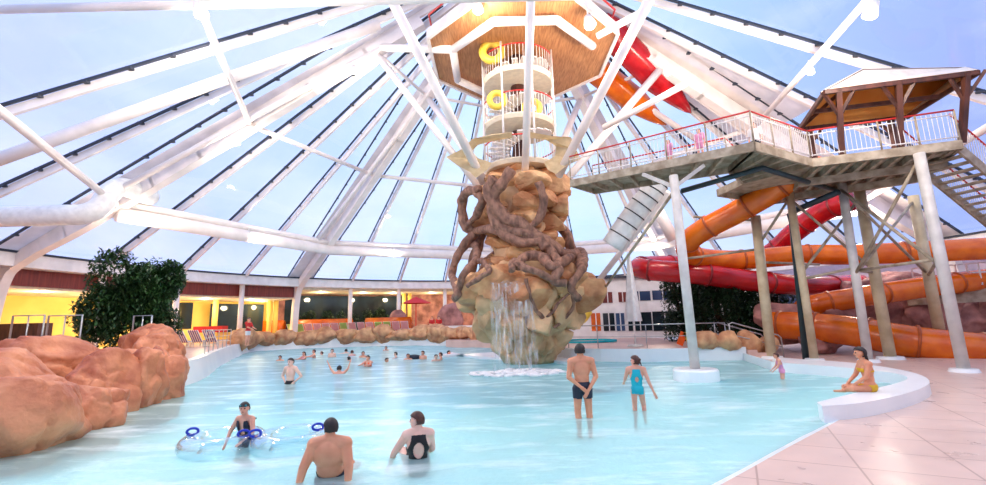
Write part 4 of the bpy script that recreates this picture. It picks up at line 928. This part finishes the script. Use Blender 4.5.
def person(label, loc, rz, H, pose=None, skin='skin', hair='hair', clothes=(), wide=1.0, vox=.016, hairlen=0, fem=False, fingers=False, name='person', group=None, scalehead=1.0, headz=None):
    J = dict(STAND); J.update(pose or {}); J = {k: V(v)*H for k, v in J.items()}
    seg = []   # (name, a, b, ra, rb)
    W = wide*H; ud = (J['chest']-J['pelvis']).normalized(); rt = (J['shR']-J['shL']).normalized(); hr = (J['hipR']-J['hipL']).normalized()
    look = J['look'].normalized(); hu = (J['head']-J['neck']).normalized(); hright = look.cross(V((0, 0, 1))).normalized(); fh = frame(hu*.35+V((0, 0, 1)), hright)
    bm = B(); ft = frame(ud, rt); fp = frame(ud, hr)
    sf = .93 if fem else 1
    prim_ell(bm, J['chest'], ft, (.098*W*sf, .062*W, .115*H)); prim_ell(bm, J['pelvis'].lerp(J['chest'], .5), fp, (.078*W*(.9 if fem else 1), .055*W, .11*H))
    prim_ell(bm, J['pelvis'], fp, (.09*W*(1.06 if fem else 1), .066*W, .075*H))
    prim_caps(bm, J['shL'], J['shR'], .04*W, .04*W); prim_caps(bm, J['neck']-hu*.03*H, J['head'], .04*H, .033*H)
    for s in 'LR':
        prim_caps(bm, J['neck']+hu*.005*H, J['sh'+s], .03*W, .04*W)
        prim_caps(bm, J['sh'+s], J['el'+s], .036*W, .026*W); prim_caps(bm, J['el'+s], J['wr'+s], .026*W, .016*W)
        prim_caps(bm, J['hip'+s], J['kn'+s], .052*W, .034*W); prim_caps(bm, J['kn'+s], J['an'+s], .036*W, .02*W)
        prim_ell(bm, J['kn'+s].lerp(J['an'+s], .28)-V((0, .006*H, 0)), frame(J['kn'+s]-J['an'+s], V((1, 0, 0))), (.034*W, .034*W, .07*H))
        fd = V((J['an'+s].x*.1, .1*H, -.02*H)); prim_caps(bm, J['an'+s]-V((0, .012*H, .018*H)), J['an'+s]+fd, .02*H, .014*H)
        # hand
        dn = (J['wr'+s]-J['el'+s]).normalized(); side = dn.cross(V((0, 1, .2))).normalized(); palm = J['wr'+s]+dn*.03*H
        prim_ell(bm, palm, frame(dn, side), (.022*H, .011*H, .03*H))
        sg = -1 if s == 'L' else 1
        fl = [(.034, -.016), (.042, -.005), (.04, .006), (.031, .016)]
        rf = .0062*H
        for l, o_ in fl:
            a = palm+dn*.024*H+side*o_*H; m_ = a+dn*l*.5*H+ft.col[1]*.003*H; e_ = m_+(dn+ft.col[1]*.35).normalized()*l*.5*H
            prim_caps(bm, a, m_, rf, rf*.95, 8); prim_caps(bm, m_, e_, rf*.95, rf*.8, 8)
        a = palm-dn*.01*H+ft.col[1]*.008*H; prim_caps(bm, a, a+(dn*.6+ft.col[1]*.8).normalized()*.035*H, rf*1.2, rf, 8)
    if fem:
        for s in (-1, 1): prim_ell(bm, J['chest']+ft @ V((s*.045*H, .045*H, .01*H)), ft, (.036*H, .034*H, .036*H))
    hs = H*scalehead*1.07; hc = J['head']
    if H < 1.5: hs *= 1.08
    prim_ell(bm, hc, fh, (.044*hs, .054*hs, .06*hs)); prim_ell(bm, hc+fh @ V((0, .018*hs, -.03*hs)), fh, (.034*hs, .036*hs, .036*hs))
    prim_caps(bm, hc+fh @ V((0, .05*hs, .0)), hc+fh @ V((0, .062*hs, -.012*hs)), .006*hs, .0085*hs, 8)
    for s in (-1, 1): prim_ell(bm, hc+fh @ V((s*.046*hs, -.002*hs, -.004*hs)), fh, (.006*hs, .011*hs, .017*hs))
    me = bpy.data.meshes.new('body'); bm.to_mesh(me); bm.free(); o = bpy.data.objects.new('body', me); C.objects.link(o)
    md = o.modifiers.new('r', 'REMESH'); md.mode = 'VOXEL'; md.voxel_size = vox; md.use_smooth_shade = True
    sm = o.modifiers.new('s', 'SMOOTH'); sm.factor = .5; sm.iterations = 2
    dg = bpy.context.evaluated_depsgraph_get(); me2 = bpy.data.meshes.new_from_object(o.evaluated_get(dg)); bpy.data.objects.remove(o); bpy.data.meshes.remove(me)
    me2.materials.clear(); me2.materials.append(M[skin])
    root = empty(name, (0, 0, 0), label, 'person', group); bo = bpy.data.objects.new('body', me2); C.objects.link(bo); bo.parent = root
    def shell(nm, m, pred, off, flare=0):
        b = B(); b.from_mesh(me2); kill = [f for f in b.faces if not pred(f.calc_center_median())]; bmesh.ops.delete(b, geom=kill, context='FACES')
        if not b.faces: b.free(); return
        for v in b.verts: v.co += v.normal*off
        for f in b.faces: f.smooth = True
        bmesh.ops.solidify(b, geom=b.faces, thickness=-.004); return obj(nm, b, m, root, True)
    def near(p, a, b):
        ab = b-a; t = max(0, min(1, (p-a).dot(ab)/ab.length_squared)); return (p-(a+ab*t)).length, t
    def arm(p):
        dmin = min(min(near(p, J['sh'+s].lerp(J['el'+s], .12), J['el'+s])[0]-.03*W, near(p, J['el'+s], J['wr'+s])[0]-.022*W, near(p, J['wr'+s], J['wr'+s]+(J['wr'+s]-J['el'+s]).normalized()*.08*H)[0]-.02*W) for s in 'LR')
        dt = near(p, J['pelvis'], J['chest'])[0]-.085*W
        return dmin < .014*H and (abs((p-J['chest']).dot(rt)) > .075*W or dmin < .002*H) and dmin < dt+.03*H
    ct = {}
    def tpos(p):  # along trunk: 0 pelvis, 1 chest ; side, front
        q = p-J['pelvis']; L_ = (J['chest']-J['pelvis']).length; return q.dot(ud)/L_, q.dot(rt)/H, q.dot(ft.col[1])/H
    def leg(p, tmax):
        for s in 'LR':
            d, t = near(p, J['hip'+s], J['kn'+s])
            if d < .075*W and t <= tmax and near(p, J['kn'+s], J['an'+s])[0] > .05*H: return True
        return False
    for cl in clothes:
        k, m = cl[0], cl[1]
        if k == 'trunks': shell('swim_trunks', m, lambda p: not arm(p) and ((tpos(p)[0] < .28 and near(p, J['pelvis'], J['pelvis']+V((0, 0, .001)))[0] < .115*W) or leg(p, cl[2])), .006)
        if k == 'suit':
            hole = cl[2] if len(cl) > 2 else None
            def pr(p):
                if arm(p): return False
                t, x, y = tpos(p)
                for s in 'LR':
                    d_, tt = near(p, J['hip'+s], J['kn'+s])
                    if tt > .14 and d_ < .075*W and t < .15: return False
                if t < -.5 or (p-J['head']).length < .088*H or (p-J['neck']).length < .045*H: return False
                if hole and y < 0 and ((x/hole[1])**2+((t-hole[0])/hole[2])**2) < 1: return False
                if hole: return t < 1.42 and abs(x) < (.085 if t < .75 else .085-.03*min(1, (t-.75)/.5))*wide
                if t > .85: return .018 < abs(x) < .06 and t < 1.4
                return True
            shell('swimsuit', m, pr, .005)
        if k == 'shirt': shell('shirt', m, lambda p: (-.05 < tpos(p)[0] < 1.47 and (p-J['neck']).length > .04*H and (p-J['head']).length > .085*H and not arm(p)) or min(near(p, J['sh'+s], J['sh'+s].lerp(J['el'+s], .7))[0] for s in 'LR') < .045*W and (p-J['head']).length > .085*H, .012)
        if k == 'vest': shell('swim_vest', m, lambda p: (.05 < tpos(p)[0] < 1.4 and not arm(p) and (p-J['head']).length > .085*H and not (tpos(p)[2] > 0 and abs(tpos(p)[1]) < .028)), .02)
        if k == 'bikini':
            shell('bikini_bottom', m, lambda p: not arm(p) and -.4 < tpos(p)[0] < .12 and near(p, J['pelvis'], J['pelvis']+V((0, 0, .001)))[0] < .115*W, .005)
            shell('bikini_top', m, lambda p: not arm(p) and .88 < tpos(p)[0] < (1.12 if tpos(p)[2] > 0 else .98), .005)
        if k == 'cap': pass
    # hair
    if hair:
        thick = .010*hs if not hairlen else .012*hs
        def hp(p):
            q = fh.transposed() @ (p-hc)/hs
            if (p-hc).length > .085*hs: return False
            lim = .018 if q.y > .0 else (-.026 if not hairlen else -.045)
            return q.z > lim+max(0, q.y)*.35 and not (abs(q.x) > .04 and q.y > -.012 and q.z < .01)
        shell('hair', hair, hp, thick)
        if hairlen == 1:
            b = B(); prim_ell(b, hc+fh @ V((0, -.062*hs, .012*hs)), fh, (.022*hs, .02*hs, .022*hs)); prim_caps(b, hc+fh @ V((0, -.06*hs, .0)), hc+fh @ V((.01*hs, -.08*hs, -.06*hs)), .014*hs, .006*hs); obj('ponytail', b, hair, root, True)
        if hairlen == 2:
            b = B()
            for x in (-.03, -.015, 0, .015, .03): prim_caps(b, hc+fh @ V((x*hs, -.03*hs, .01*hs)), hc+fh @ V((x*1.25*hs, -.045*hs, -.1*hs)), .02*hs, .012*hs)
            obj('long_hair', b, hair, root, True)
    for s in (-1, 1):
        b = B(); bmesh.ops.create_icosphere(b, subdivisions=2, radius=.0075*hs, matrix=Matrix.Translation(hc+fh @ V((s*.018*hs, .0475*hs, .004*hs)))); obj('eye', b, 'eye', root, True)
    b = B(); prim_ell(b, hc+fh @ V((0, .052*hs, -.032*hs)), fh, (.013*hs, .004*hs, .004*hs)); obj('mouth', b, 'lip', root, True)
    root.location = loc; root.rotation_euler = (0, 0, rz)
    return root, J, fh

def on_floor(px, py, z=0, dz=0): p = PZ(px, py, z); return V((p.x, p.y, fz(p.x, p.y)+dz))
# 1 man standing with hands clasped behind his back
p = on_floor(584, 417)
person('tanned man in dark swim trunks standing with hands clasped behind his back', p, radians(4), 1.84,
  dict(shL=(-.112, -.005, .8), shR=(.112, -.005, .8), elL=(-.15, -.03, .635), wrL=(-.045, -.085, .545), elR=(.15, -.03, .635), wrR=(.04, -.095, .5), knL=(-.062, .01, .28), knR=(.062, .01, .28), look=(.35, 1, 0)),
  skin='skint', hair='hair', clothes=[('trunks', 'navy', .42)], vox=.011, wide=1.04)
# 2 girl in turquoise suit walking away
p = on_floor(639, 411)
person('girl in a turquoise swimsuit wading away with her hair tied back', p, radians(-12), 1.5,
  dict(look=(-.8, .5, 0), elL=(-.15, .06, .66), wrL=(-.16, .17, .6), elR=(.155, -.03, .64), wrR=(.21, -.06, .5), knL=(-.05, .02, .28), knR=(.075, .075, .3), anR=(.07, -.06, .12), hipL=(-.045, 0, .51), hipR=(.045, 0, .51)),
  skin='skin', hair='hairb', hairlen=1, clothes=[('suit', 'turq', (.72, .024, .2), True)], vox=.0105, fem=False, wide=.93)
# 3 man sitting in the shallow water, arms propped behind
p = on_floor(331, 474)
sit = dict(pelvis=(0, 0, .075), chest=(0, -.05, .27), neck=(0, -.06, .375), head=(0, -.05, .462), hipL=(-.055, .02, .07), hipR=(.055, .02, .07), knL=(-.07, .26, .1), knR=(.07, .26, .1), anL=(-.07, .49, .04), anR=(.07, .49, .04),
  shL=(-.115, -.055, .345), shR=(.115, -.055, .345), elL=(-.165, -.12, .2), wrL=(-.185, -.17, .06), elR=(.16, -.12, .2), wrR=(.17, -.17, .06))
person('broad shouldered man sitting in the shallow water leaning back on his arms', p, radians(3), 1.74, dict(sit, look=(-.75, 1, 0)), skin='skint', hair='hair', clothes=[('trunks', 'navy', .5)], vox=.011, wide=1.3, scalehead=.93)
# 4 woman in black swimsuit sitting
p = on_floor(418, 457)
person('woman in a black swimsuit with an open round back sitting in the shallows', p, radians(14), 1.68, dict(sit, look=(-1, .5, 0), chest=(0, -.02, .27), neck=(0, -.02, .375), head=(-.01, -.01, .46), shL=(-.1, -.02, .345), shR=(.1, -.02, .345), elL=(-.2, .03, .2), wrL=(-.24, .12, .07), elR=(.13, .06, .2), wrR=(.12, .2, .14), knL=(-.12, .22, .16), knR=(.08, .25, .13)),
  skin='skinp', hair='hairb', clothes=[('suit', 'blackf', (.8, .046, .34), True)], vox=.0105, fem=True, wide=1.1)
# 5 boy with goggles in an inflatable
p = on_floor(247, 446)
kr, kj, kf = person('boy with goggles on his forehead kneeling in a clear inflatable double ring', V((p.x, p.y, p.z-.05)), pi-radians(12), 1.28,
  dict(look=(-.45, 1, 0), pelvis=(0, 0, .38), chest=(0, .05, .56), neck=(0, .07, .665), head=(0, .09, .775), shL=(-.1, .06, .64), shR=(.1, .06, .64), elL=(-.17, .12, .5), wrL=(-.13, .24, .42), elR=(.17, .1, .5), wrR=(.14, .2, .38), hipL=(-.05, 0, .36), hipR=(.05, 0, .36), knL=(-.06, .1, .15), knR=(.06, .1, .15), anL=(-.06, -.08, .05), anR=(.06, -.08, .05)),
  skin='skin', hair='hair', clothes=[('vest', 'navy'), ('trunks', 'navy', .5)], vox=.0105)
hc = kj['head']; b = B()
for s in (-1, 1): prim_ell(b, hc+kf @ V((s*.03, .062, .048)), kf, (.026, .016, .02))
o = obj('goggles', b, 'tealf', None, True); o.parent = kr
b = B(); tube(b, [hc+kf @ V((.072*cos(a*pi/12), .08*sin(a*pi/12), .045)) for a in range(24)], .009, 6, True); o = obj('goggle_strap', b, 'blackf', None, True); o.parent = kr
ir = empty('inflatable_double_ring', (p.x+.35, p.y-.1, .1), 'clear inflatable double ring with blue handles floating around the boy', 'swim ring')
for dx in (-.36, .52):
    b = B(); tube(b, [V((p.x+dx+.3+.48*cos(a*pi/16), p.y-.15+.48*sin(a*pi/16), .1)) for a in range(32)] if dx > 0 else [V((p.x+dx+.05+.48*cos(a*pi/16), p.y-.15+.48*sin(a*pi/16), .1)) for a in range(32)], .16, 16, True); obj('clear_tube', b, 'vinyl', ir, True)
for (x, y) in ((-.85, -.1), (.12, -.35), (.3, -.35), (1.15, .0)):
    b = B(); c = V((p.x+x, p.y+y, .24)); tube(b, [c+V((.075*cos(a*pi/8), 0.03*cos(a*pi/8), .05*sin(a*pi/8)+.03)) for a in range(16)], .02, 8, True); obj('handle', b, 'bluev', ir, True)
# 6 man hands on hips
p = on_floor(290, 384)
person('bare chested man standing waist deep with both hands on his hips', p, pi-radians(15), 1.86, dict(elL=(-.2, -.04, .655), wrL=(-.1, .01, .56), elR=(.2, -.04, .655), wrR=(.1, .01, .56)), skin='skinp', hair='hair', clothes=[('trunks', 'blackf', .5)], vox=.014, wide=.98)
# 7 child at the bay wall
p = on_floor(783, 379)
person('child in a pale swimsuit wading beside the white seat wall', p, radians(70), 1.12, dict(look=(.2, 1, 0), chest=(0, .04, .72), neck=(0, .06, .82), head=(0, .09, .92), shL=(-.1, .05, .8), shR=(.1, .05, .8), elL=(-.13, .1, .65), wrL=(-.12, .2, .55), elR=(.13, .1, .65), wrR=(.12, .2, .55)), skin='skin', hair='hairb', clothes=[('suit', 'pinkf')], vox=.012)
# 8 woman seated on the wall
p = PZ(871, 391, .3)
person('woman in a yellow bikini sitting on the white seat wall', V((p.x, p.y, .27)), radians(75), 1.68, dict(pelvis=(0, 0, .075), chest=(0, .01, .27), neck=(0, .03, .375), head=(0, .05, .475), shL=(-.1, .02, .345), shR=(.1, .02, .345), hipL=(-.055, .02, .06), hipR=(.055, .02, .06), knL=(-.1, .23, .05), knR=(.1, .23, .05), anL=(.02, .28, .03), anR=(-.02, .2, .04), elL=(-.13, .08, .2), wrL=(-.08, .2, .1), elR=(.13, .08, .2), wrR=(.08, .2, .1), look=(.1, 1, 0)),
  skin='skint', hair='hair', hairlen=2, clothes=[('bikini', 'gold')], vox=.0115, fem=True)
# 9 lifeguards
q = PY(247, 345, 29.2)
person('lifeguard in a red shirt and white shorts standing at the deck railing', V((q.x, q.y, .8)), radians(-100), 1.8, dict(elL=(-.13, .08, .65), wrL=(-.1, .2, .6), elR=(.13, .08, .65), wrR=(.1, .2, .6)), skin='skin', clothes=[('shirt', 'redf'), ('trunks', 'whitef', .6)], vox=.02)
for px, lb, a in ((432, 'lifeguard in red sitting at the far rim, left of the pair', 160), (439, 'lifeguard in red standing at the far rim, right of the pair', 190)):
    q = PY(px, 330, 41.0)
    person(lb, V((q.x, q.y, .8)), radians(a), 1.75, None, skin='skin', clothes=[('shirt', 'redf'), ('trunks', 'blackf', .6)], vox=.025)
# far swimmers: x, head-top y, waterline y, kind
UPA = dict(elL=(-.2, .02, .9), wrL=(-.27, .03, 1.03), elR=(.2, .02, .9), wrR=(.24, .03, 1.04))
OUT = dict(elL=(-.25, .05, .79), wrL=(-.4, .08, .79), elR=(.16, .05, .72), wrR=(.12, .16, .7))
FWD = dict(elL=(-.14, .12, .74), wrL=(-.1, .26, .74), elR=(.14, .12, .74), wrR=(.1, .26, .74))
SW = [
 (280, 360.5, 180, .28, 'hair', 0, {}, (), 'swimmer with dark wet hair, first from the left of the far group'),
 (304, 359, 150, .42, 'hair', 2, FWD, (('suit', 'pinkf'),), 'woman with long dark hair facing the camera at the left of the far group'),
 (314, 358, 120, .5, 'hairb', 0, FWD, (), 'swimmer half turned beside the long haired woman'),
 (322, 354.5, 90, .2, 'hairb', 0, OUT, (), 'swimmer with one arm stretched out sideways in the far group'),
 (332, 357.5, 190, .5, 'hair', 0, {}, (), 'bare chested swimmer standing upright in the far group'),
 (346, 353.5, 10, .3, 'hair', 0, OUT, (), 'dark haired swimmer nearest the far wall reaching left'),
 (352, 356, 30, .35, 'hairb', 0, {}, (('suit', 'pinkf'),), 'swimmer in a pink top behind the dark haired one in profile'),
 (349, 361, 60, .22, 'hair', 0, {}, (), 'dark haired swimmer in profile low in the water'),
 (339, 374, 0, .32, 'hair', 0, UPA, (('suit', 'pinkf'),), 'dark haired girl seen from behind raising both arms in the water'),
 (363, 357.5, 200, .35, 'hair', 0, FWD, (), 'dark haired swimmer just above the orange armbands'),
 (368, 366.5, 160, .5, 'hair', 0, FWD, (('vest', 'orangef'),), 'child in a bright orange swim vest in the far group'),
 (386.5, 362, 240, .2, 'hair', 0, FWD, (), 'swimmer with face down and dark hair, low in the water'),
 (396, 358, 100, .33, 'hair', 0, OUT, (), 'swimmer reaching left, fourth from the right of the far group'),
 (408, 359.5, 190, .3, 'hairb', 0, FWD, (), 'swimmer facing the camera beside a dark float'),
 (423, 359.5, 150, .45, 'hairb', 0, {}, (), 'swimmer standing upright alone right of the dark float'),
 (436, 361.5, 200, .34, 'hair', 0, {}, (), 'dark haired swimmer, left one of the close pair'),
 (441, 360, 100, .38, 'hairb', 0, {}, (), 'swimmer close behind, right one of the close pair'),
 (448.5, 356, 250, .3, 'hair', 0, OUT, (), 'rightmost swimmer of the far group near the rock tower'),
 (386, 350.5, 180, .3, 'hairb', 0, {}, (), 'swimmer alone against the white far wall'),
]
for (px, wy, rz, outw, hr, hl, ps, cl, lb) in SW:
    q = PZ(px, wy, 0); Hh = 1.7; k = 1.0
    person(lb, V((q.x, q.y, outw+.04-Hh if q.y < 60 else 0)), radians(rz), Hh, ps, skin=random.choice(['skin', 'skinp', 'skin']), hair=hr, hairlen=hl, clothes=cl, vox=.022, fem=hl == 2)
b = B(); q = PZ(414, 359, 0); prim_ell(b, (q.x, q.y, .1), Matrix.Identity(3), (.4, .25, .15)); tag(obj('dark_float', b, 'navy', None, True), 'dark blue float beside the facing swimmer in the far group', 'float')
# people on the footbridge
mid = lambda t, s: (N0.lerp(N1, t) if s == 0 else N1.lerp(N2, t)).lerp(F0.lerp(F1, t) if s == 0 else F1.lerp(F2, t), .5)+V((0, 0, .32))
for t, s, m, lb, hh in ((.62, 0, 'pinkf', 'child in pink crossing the footbridge, nearer the tower', 1.1), (.8, 0, 'pinkf', 'person in pink crossing the footbridge near its bend', 1.25), (.5, 1, 'whitef', 'person in a white shirt on the footbridge past its bend', 1.5)):
    person(lb, mid(t, s), radians(130), hh, None, skin='skin', clothes=[('shirt', m), ('trunks', 'pinkf' if m == 'pinkf' else 'navy', .6)], vox=.022)

# ---------------------------------------------------------------- colour management
sc = bpy.context.scene
sc.view_settings.view_transform = 'Standard'; sc.view_settings.look = 'None'; sc.view_settings.gamma = 1; sc.view_settings.exposure = 0.76
